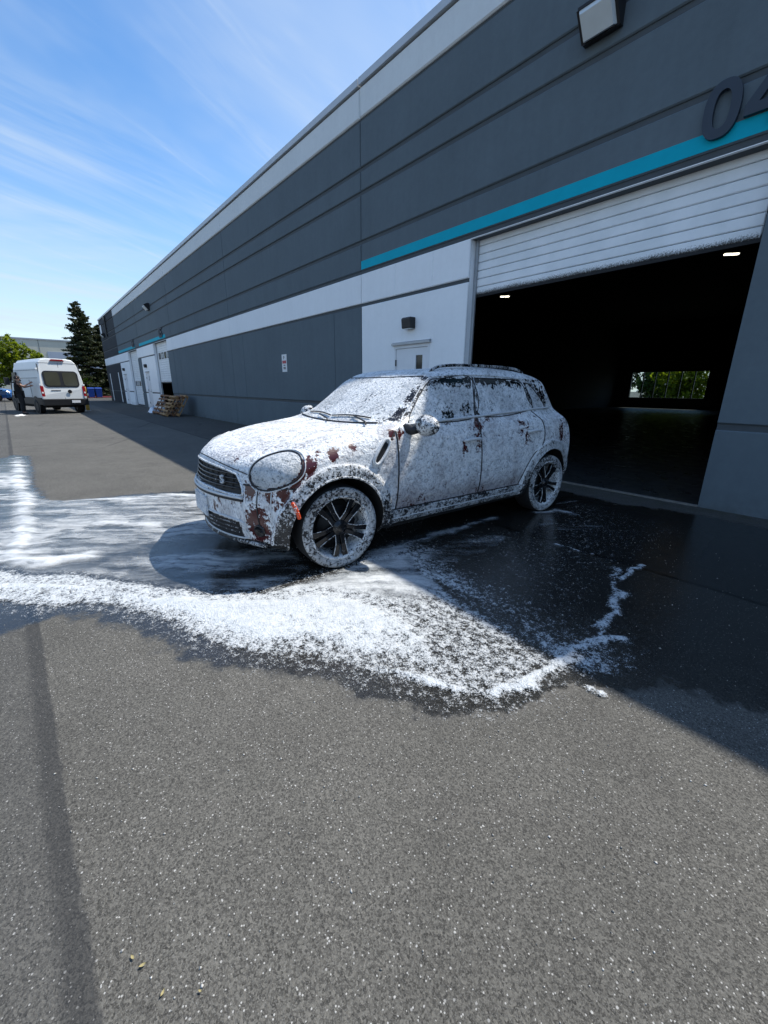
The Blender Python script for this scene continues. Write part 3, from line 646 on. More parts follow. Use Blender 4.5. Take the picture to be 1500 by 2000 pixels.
number(-25.1, '5', 'navy number 05 above the half raised far door')
number(-32.5, '6', 'navy number 06 above the closed farthest door')
ws_ = empty('wall_sign', (-44.95, WY, 5.55), 0, 'small white square sign high on the charcoal far corner', 'sign')
MB().box(-0.35, 0.35, -0.02, 0.0, 0, 0.70).build('plate', M['white_wall'], ws_)
MB().box(-0.37, 0.37, -0.012, 0.0, -0.02, 0.72).build('plate_edge', M['metal_grey'], ws_)
# ---- parking sign
sg = empty('parking_sign', (-11.345, WY, 1.72), 0, 'small white and red parking notice on the grey wall', 'sign')
M['sign_white'] = simple('sign_white', (0.72, 0.73, 0.74), 0.4, var=0.03); M['sign_red'] = simple('sign_red', (0.45, 0.03, 0.05), 0.4); M['sign_black'] = simple('sign_ink', (0.02, 0.02, 0.02), 0.5)
MB().box(-0.145, 0.145, -0.006, 0.0, 0, 0.47).build('plate', M['sign_white'], sg, bevel=0.002)
MB().box(-0.115, 0.115, -0.008, -0.006, 0.225, 0.305).build('red_band', M['sign_red'], sg)
o = link_mesh('letter', text_mesh('P', 0.13, 0.001, 'letter'), M['sign_black'], sg); o.rotation_euler = (R(90), 0, 0); o.location = (-0.045, -0.008, 0.335)
MB().prism([(-0.06, 0.18), (-0.02, 0.205), (-0.02, 0.19), (0.06, 0.19), (0.06, 0.17), (-0.02, 0.17), (-0.02, 0.155)], (0, 0, 0), (1, 0, 0), (0, 0, 1), (0, 1, 0), -0.008, -0.006).build('arrow', M['sign_black'], sg)
m = MB(); [m.box(-0.07, 0.07, -0.008, -0.006, z, z + 0.022) for z in (0.075, 0.11)]; m.build('small_print', M['sign_black'], sg)
# ---- lit lamps under the roof inside
M['lamp_on'] = NT('lamp_lit').m
t = NT('lamp_lit'); e = t.n('Emission'); e.inputs[0].default_value = (1.0, 0.93, 0.74, 1); e.inputs[1].default_value = 3.0; M['lamp_on'] = t.done(e.outputs[0])
for (x, y, lab) in ((-11.05, 15.56, 'lit ceiling lamp at the left of the open loading door'), (-3.75, 15.52, 'lit ceiling lamp at the right of the open loading door')):
    t = empty('ceiling_lamp', (x, y, 4.88), R(40), lab, 'ceiling lamp', 'lit lamps inside the warehouse')
    m = MB().box(-0.19, 0.19, -0.07, 0.07, 0.03, 0.09); m.tube([(-.15, 0, .09), (-.15, 0, 1.15)], 0.006, 6).tube([(.15, 0, .09), (.15, 0, 1.15)], 0.006, 6); m.build('housing', M['dark_metal'], t)
    MB().box(-0.17, -0.01, -0.045, 0.045, 0.0, 0.03).build('tube_panel', M['lamp_on'], t); MB().box(0.01, 0.17, -0.045, 0.045, 0.0, 0.03).build('tube_panel', M['lamp_on'], t)

# ------------------------------------------------------------------ the car: body surface from three views
def catmull(P, per=8, closed=False):
    P = [np.array(p, float) for p in P]; out = []; n = len(P)
    for i in range(n - (0 if closed else 1)):
        p0, p1, p2, p3 = (P[(i - 1) % n] if closed or i > 0 else P[0]), P[i], P[(i + 1) % n], (P[(i + 2) % n] if closed or i + 2 < n else P[-1])
        for k in range(per):
            t = k / per; out.append(0.5 * ((2 * p1) + (-p0 + p2) * t + (2 * p0 - 5 * p1 + 4 * p2 - p3) * t * t + (-p0 + 3 * p1 - 3 * p2 + p3) * t ** 3))
    if not closed: out.append(P[-1])
    return np.array(out)
PROF = np.vstack([
    catmull([(0.50,0.190),(0.60,0.195),(0.680,0.235),(0.722,0.35),(0.738,0.47),(0.735,0.57),(0.715,0.66),(0.700,0.73),(0.675,0.785),(0.625,0.830),(0.54,0.862),(0.40,0.895),(0.15,0.938),(-0.10,0.972),(-0.36,1.005)], 6),
    catmull([(-0.41,1.02),(-0.56,1.125),(-0.74,1.255),(-0.89,1.358),(-0.97,1.402),(-1.08,1.440),(-1.26,1.468),(-1.55,1.490),(-1.95,1.492),(-2.30,1.475),(-2.58,1.440),(-2.78,1.395)], 6),
    catmull([(-2.82,1.360),(-2.94,1.20),(-3.05,1.05),(-3.14,0.95),(-3.20,0.85),(-3.24,0.68),(-3.235,0.50),(-3.19,0.36),(-3.08,0.26),(-2.9,0.215)], 6)])
class CarShape:
    def __init__(s):
        s.x0, s.x1, s.z0, s.z1, s.h = -3.8, 1.6, -0.1, 1.9, 0.01
        gx = np.arange(s.x0, s.x1, s.h); gz = np.arange(s.z0, s.z1, s.h); X, Z = np.meshgrid(gx, gz)
        s.g = -poly_sd(X, Z, PROF); s.nx = len(gx); s.nz = len(gz)
    def side(s, x, z):
        fx = np.clip((x - s.x0) / s.h, 0, s.nx - 2.001); fz = np.clip((z - s.z0) / s.h, 0, s.nz - 2.001); ix = fx.astype(int); iz = fz.astype(int); fx = fx - ix; fz = fz - iz
        g = s.g; return (g[iz, ix] * (1 - fx) + g[iz, ix + 1] * fx) * (1 - fz) + (g[iz + 1, ix] * (1 - fx) + g[iz + 1, ix + 1] * fx) * fz
    def width(s, x, z):
        w = np.interp(z, [0.18,0.28,0.36,0.45,0.60,0.72,0.84,0.93,1.00,1.04,1.08,1.20,1.34,1.42,1.48,1.54], [0.79,0.832,0.852,0.868,0.878,0.880,0.872,0.856,0.830,0.802,0.776,0.734,0.678,0.635,0.58,0.48])
        pl = np.interp(x, [-3.4,-3.2,-3.0,-2.75,-2.4,-1.2,0.0,0.25,0.45,0.62,0.80], [0.76,0.86,0.925,0.972,0.998,1.0,1.0,0.992,0.965,0.92,0.85])
        pg = np.interp(x, [-3.3,-3.0,-2.6,-2.1,-1.4,-0.8,-0.3], [0.72,0.81,0.905,0.972,1.0,0.995,0.955])
        k = sstep(0.98, 1.12, z); w = w * (pl * (1 - k) + pg * k)
        # slight waist crease along the doors
        return w - 0.010 * np.exp(-((z - 0.40) / 0.06) ** 2) * sstep(-2.2, -2.0, x) * sstep(-0.35, -0.5, x)
    def f(s, x, y, z):
        ay = np.abs(y); hood = sstep(-0.5, -0.1, x)
        k = 0.46 * sstep(-0.1, 0.55, x) + 0.20 * sstep(-1.5, -0.75, x) * sstep(0.98, 1.10, z) * sstep(0.35, -0.2, x)
        k = k - 0.17 * sstep(-2.3, -3.0, x)
        a = s.side(x + k * ay * ay, z); b = ay - s.width(x, z)
        r = 0.10 + 0.09 * hood * sstep(0.7, 0.9, z) - 0.02 * sstep(1.2, 1.4, z)
        h = np.maximum(r - np.abs(a - b), 0) / r
        return np.maximum(a, b) + h * h * r * 0.25
    def cast(s, o, d, t0=0.0, t1=1.0, it=26):      # o + d*t, inside at t0, outside at t1
        lo = np.full(len(o), t0); hi = np.full(len(o), t1)
        for _ in range(it):
            m = (lo + hi) / 2; p = o + d * m[:, None]; ins = s.f(p[:, 0], p[:, 1], p[:, 2]) < 0
            lo = np.where(ins, m, lo); hi = np.where(ins, hi, m)
        return o + d * lo[:, None]
    def on_side(s, x, z, sgn=1, off=0.0):
        x = np.atleast_1d(np.asarray(x, float)); z = np.atleast_1d(np.asarray(z, float)); n = len(x)
        o = np.stack([x, np.zeros(n), z], 1); d = np.tile([0, sgn * 1.2, 0.0], (n, 1)); p = s.cast(o, d); return p + s.grad(p) * off
    def on_front(s, y, z, off=0.0, back=0.1):
        y = np.atleast_1d(np.asarray(y, float)); z = np.atleast_1d(np.asarray(z, float)); n = len(y)
        o = np.stack([np.full(n, back), y, z], 1); d = np.tile([1.0, 0, 0.0], (n, 1)); p = s.cast(o, d); return p + s.grad(p) * off
    def on_top(s, x, y, off=0.0):
        x = np.atleast_1d(np.asarray(x, float)); y = np.atleast_1d(np.asarray(y, float)); n = len(y)
        o = np.stack([x, y, np.full(n, 0.6)], 1); d = np.tile([0, 0, 1.2], (n, 1)); p = s.cast(o, d); return p + s.grad(p) * off
    def grad(s, p, e=0.004):
        g = np.stack([s.f(p[:, 0] + e, p[:, 1], p[:, 2]) - s.f(p[:, 0] - e, p[:, 1], p[:, 2]), s.f(p[:, 0], p[:, 1] + e, p[:, 2]) - s.f(p[:, 0], p[:, 1] - e, p[:, 2]), s.f(p[:, 0], p[:, 1], p[:, 2] + e) - s.f(p[:, 0], p[:, 1], p[:, 2] - e)], 1)
        return g / np.maximum(np.linalg.norm(g, axis=1, keepdims=True), 1e-9)
CS = CarShape()
CAR_O = (-3.218, 1.62, 0.0); CAR_A = R(-93.3)

def foam_over(name, under, cover=0.62, thin=0.0, rough_under=0.25, lump=1.0, metal=0.0, bare=(), zthin=None, stretch=(1, 1, 1), coat=0.0, fine=False, ztop=None):
    """car surface carrying shampoo foam: lumpy white layer with gaps that show the panel below"""
    t = NT(name); p = t.obj; ps = t.map(p, stretch) if stretch != (1, 1, 1) else p
    n0 = t.noise(p, 6.0, 2, 0.6); fs = 1.35 if fine else 1.0
    n1 = t.mr(t.noise(ps, 64 * fs, 3, 0.74, 0.4), 0.28, 0.72, 0, 1, False)
    nm = t.mr(t.noise(ps, 27 * fs, 3, 0.65, 0.6), 0.28, 0.72, 0, 1, False)
    h = t.math('ADD', t.math('MULTIPLY', n1, 0.50), t.math('MULTIPLY', nm, 0.50))
    c = t.math('ADD', t.mr(n0, 0.3, 0.7, -0.16, 0.16, False), cover)
    th = None
    if zthin:
        z = t.sep(p)[2]; zt = t.mr(z, zthin[0], zthin[1], 1.0, 0.0)
        c = t.math('SUBTRACT', c, t.math('MULTIPLY', zt, zthin[2])); th = t.math('MULTIPLY', zt, zthin[3])
    if ztop:
        c = t.math('SUBTRACT', c, t.math('MULTIPLY', t.mr(t.math('ADD', t.sep(p)[2], t.mr(t.noise(p, 20, 4, 0.7), 0.3, 0.7, -0.04, 0.04, False)), ztop[0], ztop[1]), ztop[2]))
    for (bx, by, bz, br, amt) in bare:
        d = t.n('VectorMath', operation='DISTANCE'); t.L.new(t.map(p, (1, 1, 0.62)), d.inputs[0]); d.inputs[1].default_value = (bx, by, bz * 0.62)
        dd = t.math('ADD', d.outputs['Value'], t.mr(t.noise(p, 26, 4, 0.7), 0.3, 0.7, -br * 0.75, br * 0.75, False))
        c = t.math('SUBTRACT', c, t.mr(dd, br * 0.75, br * 1.15, amt, 0.0))
    e = t.math('SUBTRACT', h, t.math('SUBTRACT', 1.0, c))
    m = t.mr(e, -0.05, 0.11)
    m2 = t.math('MULTIPLY', m, t.mr(t.math('ADD', t.math('MULTIPLY', n1, 0.55), t.math('MULTIPLY', nm, 0.45)), 0.18, 0.60, 0.60, 1.0)); m2 = t.math('MULTIPLY', m2, t.mr(t.noise(t.map(p, (1, 1, 0.5)), 4.2, 3, 0.6), 0.36, 0.58, 0.74, 1.0))  # thinner foam in hollows, its opacity also imitating relief shade
    if th is None: al = t.math('MULTIPLY', m2, 1.0 - thin)
    else: al = t.math('MULTIPLY', m2, t.math('SUBTRACT', 1.0 - thin, th))
    hb = t.math('ADD', t.math('MULTIPLY', m, 0.35), t.math('ADD', t.math('MULTIPLY', nm, 0.45), t.math('MULTIPLY', n1, 0.25)))
    nb = t.bump(hb, 0.9, 0.022)
    fcol = t.mix(t.mr(h, 0.15, 0.75), (0.66, 0.71, 0.74), (0.93, 0.94, 0.94))  # hollows darker than lumps: relief shade put into the foam colour
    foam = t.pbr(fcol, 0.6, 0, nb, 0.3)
    nb2 = t.bump(t.noise(p, 90, 3, 0.6), 0.25, 0.003)
    und = t.pbr(under, rough_under, metal, nb2, 0.5, Coat_Weight=coat)
    return t.done(t.mixs(al, und, foam))
RED = (0.062, 0.010, 0.009)
BARE = [(0.56, 0.66, 0.36, 0.092, 1.1), (0.49, 0.76, 0.630, 0.035, 0.7), (0.42, 0.84, 0.63, 0.04, 0.7), (0.33, 0.86, 0.72, 0.05, 0.8), (0.27, 0.865, 0.79, 0.05, 0.9), (0.22, .865, .835, .04, .9), (0.05, 0.86, 0.875, 0.045, 0.6), (-0.12, 0.85, 0.91, 0.03, 0.5), (0.16, .83, .905, .03, .5), (0.545, 0.60, 0.63, 0.045, 0.6), (-0.47, 0.84, 0.97, 0.03, 0.5)]
M['car_red'] = foam_over('foamed_red_paint', RED, 0.84, bare=BARE + [(-0.62, 0.72, 1.12, 0.10, 0.25), (-0.80, 0.66, 1.27, 0.10, 0.25), (-2.45, 0.66, 1.25, 0.12, 0.25), (-2.62, 0.62, 1.18, 0.10, 0.3), (-2.80, 0.82, 0.85, 0.07, 0.5)], coat=0.2, ztop=(1.375, 1.405, 0.30))
M['car_roof'] = foam_over('foamed_roof_paint', (0.012, 0.012, 0.013), 0.84, ztop=(1.52, 1.60, 0.1))
M['car_frame'] = foam_over('foamed_window_frame', (0.012, 0.010, 0.010), 0.78, bare=[(-0.62, 0.72, 1.12, 0.10, 0.3), (-0.80, 0.66, 1.27, 0.10, 0.3), (-2.45, 0.66, 1.25, 0.12, 0.25), (-2.62, 0.62, 1.18, 0.10, 0.3)], ztop=(1.355, 1.40, 0.42))
M['car_pillar'] = foam_over('foamed_door_pillar', (0.010, 0.010, 0.011), 0.56, stretch=(1, 1, 0.35))
M['car_bumper'] = foam_over('foamed_bumper_paint', RED, 0.72, bare=BARE, coat=0.2, stretch=(1, 1, 0.55))
M['car_door'] = foam_over('foamed_door_paint', RED, 0.90, bare=[(-1.24, 0.87, 0.80, 0.035, 0.4), (-1.42, 0.87, 0.80, 0.04, 0.4), (-2.08, 0.86, 0.94, 0.07, 0.28), (-1.45, 0.86, 0.99, 0.07, 0.35), (-2.16, 0.86, 0.83, 0.05, 0.3), (-0.55, 0.86, 0.97, 0.035, 0.6), (-0.85, 0.87, 0.45, 0.22, 0.04)], zthin=(0.34, 0.62, 0.12, 0.52), coat=0.2, ztop=(0.95, 1.05, 0.18))
M['car_glass'] = foam_over('foamed_glass', (0.006, 0.010, 0.012), 0.88, rough_under=0.05, ztop=(1.27, 1.40, 0.75), bare=[(-1.12, 0.79, 1.09, 0.08, 0.3), (-1.34, 0.79, 1.10, 0.07, 0.3), (-2.6, .70, 1.2, .12, .2)])
M['car_screen'] = foam_over('foamed_windscreen', (0.006, 0.010, 0.012), 0.80, rough_under=0.05, fine=True, ztop=(1.36, 1.47, 0.18), bare=[(-0.47, 0.68, 1.11, 0.10, 0.2)])
M['car_trim'] = foam_over('foamed_black_trim', (0.012, 0.012, 0.013), 0.66, rough_under=0.5, fine=True, thin=0.06, zthin=(0.25, 0.62, 0.26, 0.1))
M['car_sill'] = foam_over('foamed_sill', (0.012, 0.012, 0.013), 0.56, rough_under=0.5, thin=0.25, fine=True)
M['car_black'] = simple('car_black', (0.008, 0.008, 0.009), 0.55, var=0.2)
M['car_void'] = simple('car_underside', (0.006, 0.006, 0.006), 0.9, var=0.2)
M['car_chrome'] = foam_over('foamed_chrome', (0.55, 0.56, 0.57), 0.72, rough_under=0.12, metal=1.0, fine=True)
M['ridge'] = simple('foam_edge', (0.60, 0.62, 0.63), 0.6, var=0.15, nscale=40, bump=0.6, bscale=120)
M['lamp_glass'] = foam_over('foamed_headlight', (0.05, 0.065, 0.075), 0.80, rough_under=0.05, fine=True, thin=0.28)
M['tyre'] = foam_over('foamed_tyre', (0.014, 0.014, 0.015), 0.64, rough_under=0.75, fine=True, thin=0.34)
M['alloy'] = foam_over('wet_black_alloy', (0.006, 0.006, 0.007), 0.16, rough_under=0.25, fine=True)
M['rim_lip'] = foam_over('foamed_rim_lip', (0.02, 0.02, 0.022), 0.66, rough_under=0.2, fine=True)
M['spoke_foam'] = foam_over('spoke_edge_foam', (0.03, 0.03, 0.032), 0.60, rough_under=0.2)
M['grille_bar'] = foam_over('grille_bar', (0.012, 0.012, 0.013), 0.24, rough_under=0.2, fine=True)
M['disc'] = simple('brake_disc', (0.025, 0.025, 0.026), 0.5, 0.6, var=0.3)
M['orange'] = foam_over('orange_marker', (0.62, 0.055, 0.008), 0.42, rough_under=0.2, fine=True)
M['plate'] = foam_over('foamed_plate', (0.45, 0.50, 0.58), 0.56, rough_under=0.4, fine=True)
M['mirror_cap'] = foam_over('foamed_mirror', (0.010, 0.010, 0.011), 0.52, rough_under=0.15)
M['tail_red'] = foam_over('foamed_tail_lamp', (0.10, 0.008, 0.01), 0.66, rough_under=0.1, fine=True)

CAR = empty('car', CAR_O, CAR_A, 'red compact car covered in white soap foam, parked nose out before the open loading door', 'car')
WZ = 0.314; AX = (0.0, -2.595); AR = 0.388; FLR = 0.472
def car_body():
    Nx, Ny, Nz = 352, 156, 124
    ob = np.array([[-3.75, 1.05], [-1.02, 1.02], [0.05, 1.72]]); ib = np.array([[-2.75, 0.32], [-0.42, 0.42], [0.45, 0.80]])
    pts = []; idx = -np.ones((Nx + 1, Ny + 1, Nz + 1), np.int32)
    def face(axis, val):
        n = [Nx, Ny, Nz]; a, b = [k for k in range(3) if k != axis]
        A, B = np.meshgrid(np.arange(n[a] + 1), np.arange(n[b] + 1), indexing='ij'); ijk = [None] * 3; ijk[axis] = np.full(A.shape, val); ijk[a] = A; ijk[b] = B
        return np.stack(ijk, -1)
    faces = []
    for ax, n in ((0, Nx), (1, Ny), (2, Nz)):
        for val in (0, n):
            g = face(ax, val); fl = g.reshape(-1, 3); cur = idx[fl[:, 0], fl[:, 1], fl[:, 2]]; new = fl[cur < 0]
            st = len(pts); pts.extend(map(tuple, new)); idx[new[:, 0], new[:, 1], new[:, 2]] = np.arange(st, st + len(new))
            k = idx[g[..., 0], g[..., 1], g[..., 2]]; q = np.stack([k[:-1, :-1], k[1:, :-1], k[1:, 1:], k[:-1, 1:]], -1).reshape(-1, 4)
            flip = (val == 0) != (ax == 1)
            faces.append(q[:, ::-1] if flip else q)
    P = np.array(pts, float) / np.array([Nx, Ny, Nz]); q = np.vstack(faces)
    o = ib[:, 0] + P * (ib[:, 1] - ib[:, 0]); e = ob[:, 0] + P * (ob[:, 1] - ob[:, 0]); co = CS.cast(o, e - o)
    nrm = CS.grad(co); x, y, z = co.T; ay = np.abs(y)
    off = np.zeros(len(co))
    for cx in AX:      # wheel-arch flares
        r = np.hypot(x - cx, z - WZ); off += 0.020 * sstep(FLR + 0.012, FLR - 0.008, r) * (np.abs(nrm[:, 1]) > 0.3) * (z > 0.24) * sstep(0.60, 0.75, ay)
    off += 0.014 * sstep(0.375, 0.36, z) * sstep(-2.20, -2.12, x) * sstep(-0.40, -0.46, x) * (np.abs(nrm[:, 1]) > 0.5)   # sill cladding
    hl, hlu, hlw = headlight_param(co); off += 0.016 * np.sqrt(np.clip(1 - hl, 0, 1)) * (nrm[:, 0] > 0.0) * (x > 0)
    # gentle dents: grille set back, lower intake set back
    gr = grille_mask(co, nrm); off -= 0.020 * gr
    co = co + nrm * off[:, None]
    return co, q, nrm
HC = np.array([0.420, 0.735, 0.770]); HN = np.array([0.68, 0.66, 0.32]); HN = HN / np.linalg.norm(HN)
HU = np.cross([0, 0, 1.0], HN); HU /= np.linalg.norm(HU); HV = np.cross(HN, HU)     # HU to the car's rear side, HV up
def headlight_param(p):
    q = p.copy(); q[:, 1] = np.abs(q[:, 1]); d = q - HC; u = d @ HU; v = d @ HV; w = d @ HN
    ca, sa = math.cos(R(20)), math.sin(R(20)); uu = u * ca + v * sa; vv = -u * sa + v * ca
    ry = 0.118 + 0.10 * np.clip(uu, -0.2, 0.2) * 0.35
    f = np.abs(uu / 0.182) ** 2.2 + np.abs(vv / ry) ** 2.2
    f = np.where(np.abs(w) > 0.14, 9, f); return f, uu, vv
def grille_mask(p, n):
    ay = np.abs(p[:, 1]); z = p[:, 2]; top = 0.757 - 0.035 * (ay / 0.5) ** 2; bot = 0.605 - 0.02 * (ay / .5); lim = 0.505 + 0.05 * (0.70 - z) / 0.1
    return ((p[:, 0] > 0.4) & (n[:, 0] > 0.5) & (z < top) & (z > bot) & (ay < lim)).astype(float)
def in_poly(px, py, poly): return poly_sd(px, py, poly) > 0
FW = [(-0.66,1.035),(-0.80,1.185),(-0.99,1.350),(-1.12,1.376),(-1.50,1.390),(-1.440,1.062)]
RW = [(-1.560,1.390),(-1.90,1.388),(-2.25,1.366),(-2.330,1.20),(-2.340,1.100),(-1.520,1.066)]
QW = [(-2.31,1.360),(-2.43,1.335),(-2.59,1.20),(-2.65,1.118),(-2.415,1.104),(-2.40,1.20)]
FD = [(-0.515,0.33),(-0.510,1.005),(-0.62,1.03),(-1.445,1.055),(-1.485,0.33)]
RD = [(-1.493,0.33),(-1.453,1.055),(-2.34,1.092),(-2.42,0.98),(-2.44,0.86),(-2.40,0.75),(-2.26,0.66),(-2.14,0.50),(-2.08,0.33)]
def submesh(co, q, mask, name, mat, parent):
    f = q[mask]
    if len(f) == 0: return None
    used = np.unique(f); rm = -np.ones(len(co), np.int64); rm[used] = np.arange(len(used))
    return link_mesh(name, raw_mesh(name, co[used], rm[f]), mat, parent)
def strip(pts, rad, name, mat, parent, n=6): return MB().tube([tuple(p) for p in pts], rad, n).build(name, mat, parent, smooth=True, fix=False)
def dens(poly, k=10): return catmull(poly, k)
def build_car():
    co, q, nrm = car_body(); c = co[q].mean(1); n = nrm[q].mean(1); x, y, z = c.T; ay = np.abs(y); L = y > 0
    side = np.abs(n[:, 1]) > 0.42
    lab = np.zeros(len(q), int)                # 0 = body shell
    def put(k, m): lab[(lab == 0) & m] = k
    arch = np.zeros(len(q), bool); fl = {}
    for i, cx in enumerate(AX):
        r = np.hypot(x - cx, z - WZ); arch |= (r < AR) & (ay > 0.45) & (z < 0.75) & (z > 0.0)
        arch |= (np.abs(x - cx) < AR) & (z < WZ) & (ay > 0.45)
        fl[i] = (r < FLR) & (ay > 0.55) & side & (z > 0.20)
    lab[arch] = -1
    put(1, (z < 0.255) & (n[:, 2] < -0.35))                                    # underbody
    hlf, _, _ = headlight_param(c); hm = (hlf < 1) & (x > 0) & (n[:, 0] > 0.0); put(20, hm & L); put(21, hm & ~L)
    put(22, grille_mask(c, n) > 0)
    put(23, (x > 0.4) & (n[:, 0] > 0.5) & (z < 0.405 - 0.02 * (ay / .5) ** 2) & (z > 0.255) & (ay < 0.50))     # lower intake
    for i in range(2): put(10 + i, fl[i] & L); put(12 + i, fl[i] & ~L)
    put(14, (z < 0.372) & (x < -0.40) & (x > -2.2) & side & L); put(15, (z < 0.372) & (x < -0.40) & (x > -2.2) & side & ~L)
    bp = side & (z > 1.066) & (z < 1.395) & in_poly(x, z, [(-1.452,1.06),(-1.508,1.40),(-1.552,1.40),(-1.512,1.06)]) & (ay > 0.4); put(40, bp & L); put(41, bp & ~L)
    for k, poly in ((2, FW), (4, RW), (6, QW), (30, FD), (32, RD)):
        m = side & in_poly(x, z, poly) & (ay > 0.4); put(k, m & L); put(k + 1, m & ~L)
    wsx = x + 0.20 * ay * ay
    wl = 0.700 - 0.36 * (z - 1.02)
    put(8, (z > 1.030) & (z < 1.388) & (wsx > -1.02) & (wsx < -0.34) & (ay < wl) & (n[:, 0] > 0.2))              # windscreen
    put(9, (z > 1.08) & (z < 1.33) & (n[:, 0] < -0.45) & (ay < 0.60 - .3 * (z - 1.1)))                             # rear window
    put(34, (x > -0.40) & (x < 0.70) & (n[:, 2] > 0.36) & (z > 0.74) & (ay < 0.80))                                # hood
    put(35, (z > 1.395) & (n[:, 2] > 0.45))                                                                        # roof
    up_ = (z > 1.045) & (x < -0.50) & (x > -2.86); put(42, up_ & L); put(43, up_ & ~L)                                        # pillars and window frames
    put(36, (x > 0.30) & (z < 0.655))                                                                              # front bumper
    put(37, (x < -2.88) & (z < 0.62))                                                                              # rear bumper
    tl = np.hypot((x + 2.92) / 0.09, (z - 0.86) / 0.15) < 1; put(38, tl & side & L); put(39, tl & side & ~L)
    S = lambda k, nm, mt: submesh(co, q, lab == k, nm, M[mt], CAR)
    S(0, 'body_shell', 'car_red'); S(1, 'underbody', 'car_void')
    for k in (2, 3): S(k, 'front_side_window', 'car_glass')
    for k in (4, 5): S(k, 'rear_side_window', 'car_glass')
    for k in (6, 7): S(k, 'quarter_window', 'car_glass')
    ws = S(8, 'windscreen', 'car_screen'); S(9, 'rear_window', 'car_glass')
    for k in (10, 11, 12, 13): S(k, 'wheel_arch_trim', 'car_trim')
    for k in (14, 15): S(k, 'sill_trim', 'car_sill')
    hls = [S(k, 'headlight', 'lamp_glass') for k in (20, 21)]
    gr = S(22, 'grille', 'car_black'); intake = S(23, 'lower_intake', 'car_black')
    doors = {}
    for k, nm in ((30, 'front_door'), (31, 'front_door'), (32, 'rear_door'), (33, 'rear_door')): doors[k] = S(k, nm, 'car_door')
    S(34, 'hood', 'car_red'); S(35, 'roof', 'car_roof'); fb = S(36, 'front_bumper', 'car_bumper'); S(37, 'rear_bumper', 'car_trim')
    for k in (38, 39): S(k, 'tail_light', 'tail_red')
    for k in (40, 41): S(k, 'door_pillar', 'car_pillar')
    for k in (42, 43): S(k, 'window_surround', 'car_frame')
    # ---- seams, trim and small parts
    for sg in (1, -1):
        def sd(poly, off=0.0, k=8):
            a = dens(poly, k); return CS.on_side(a[:, 0], a[:, 1], sg, off)
        gap = [([(-0.512,0.345),(-0.512,0.70),(-0.510,0.985)]), ([(-1.488,0.345),(-1.468,0.70),(-1.449,1.05),(-1.475,1.20),(-1.525,1.400)]), ([(-2.078,0.345),(-2.14,0.50),(-2.26,0.66),(-2.40,0.75),(-2.44,0.86),(-2.42,0.98),(-2.345,1.088)])]
        for gp in gap: strip(sd(gp, 0.0005), 0.0065, 'panel_gap', M['car_black'], CAR)
        strip(sd([(-0.30,0.775),(-0.40,0.87),(-0.505,0.99)], 0.0), 0.005, 'panel_gap', M['car_black'], CAR)
        strip(sd([(0.33,0.655),(0.18,0.80),(-0.1,0.93),(-0.34,0.985)], 0.0)[:0] if False else sd([(0.40,0.664),(0.30,0.650)], 0.001), 0.005, 'panel_gap', M['car_black'], CAR)
        strip(sd([(-0.62,1.022),(-1.0,1.038),(-1.45,1.058),(-1.9,1.078),(-2.35,1.098),(-2.75,1.108)], 0.008), 0.011, 'belt_trim', M['ridge'], CAR)
        for poly in (FW, RW, QW): strip(sd(poly + [poly[0]], 0.001, 6), 0.005, 'window_seal', M['car_black'], CAR)
        strip(sd([(-0.545,1.00),(-0.75,1.165),(-0.96,1.345),(-1.10,1.394),(-1.5,1.414),(-1.9,1.412),(-2.25,1.390),(-2.45,1.352)], 0.002), 0.006, 'roof_gutter', M['car_chrome'], CAR)
        # arch lips
        for cx in AX:
            a = np.linspace(R(-14), R(194), 44); px = cx + AR * np.cos(a); pz = WZ + AR * np.sin(a)
            p = CS.on_side(px, pz, sg, 0.017); strip(p, 0.009, 'arch_lip', M['car_trim'], CAR)
            a2 = np.linspace(R(8), R(172), 40); p2 = CS.on_side(cx + FLR * np.cos(a2), WZ + FLR * np.sin(a2), sg, 0.008); strip(p2, 0.0045, 'arch_edge', M['ridge'], CAR)
            lin = MB(); prev = None; y0, y1 = sg * 0.40, None
            for k in range(len(a)):
                yo = p[k][1]; lin.v += [(px[k], sg * 0.42, pz[k]), (px[k], yo - sg * 0.004, pz[k])]
                if k: b = 2 * k; lin.f.append((b - 2, b - 1, b + 1, b))
            # inner disc closing the wheel well
            base = len(lin.v); lin.v.append((cx, sg * 0.42, WZ))
            for k in range(len(a) - 1): lin.f.append((base, 2 * k, 2 * k + 2))
            lin.build('wheel_well', M['car_void'], CAR)
        # sill lower edge line
        strip(sd([(-0.43,0.300),(-1.2,0.306),(-2.12,0.306)], 0.012), 0.0055, 'sill_edge', M['ridge'], CAR)
        strip(sd([(-0.47,0.374),(-1.2,0.372),(-2.10,0.372)], 0.006), 0.005, 'panel_gap', M['car_black'], CAR)
        # side vent: slanted chrome loop
        cxv, czv = -0.355, 0.845; ring = []
        for k in range(28):
            a = 2 * math.pi * k / 28; uu = 0.105 * math.copysign(abs(math.cos(a)) ** .7, math.cos(a)); vv = 0.034 * math.copysign(abs(math.sin(a)) ** .7, math.sin(a)); ca, sa = math.cos(R(130)), math.sin(R(130)); ring.append((cxv + uu * ca - vv * sa, czv + uu * sa + vv * ca))
        rp = CS.on_side([r[0] for r in ring] + [ring[0][0]], [r[1] for r in ring] + [ring[0][1]], sg, 0.008)
        vt = strip(rp, 0.013, 'side_vent', M['ridge'], CAR)
        inner = CS.on_side([cxv + (r[0] - cxv) * 0.8 for r in ring], [czv + (r[1] - czv) * 0.8 for r in ring], sg, 0.004); mm = MB(); mm.v = [tuple(p) for p in inner]; mm.f = [tuple(range(len(inner)))]; mm.build('vent_mesh', M['car_black'], vt)
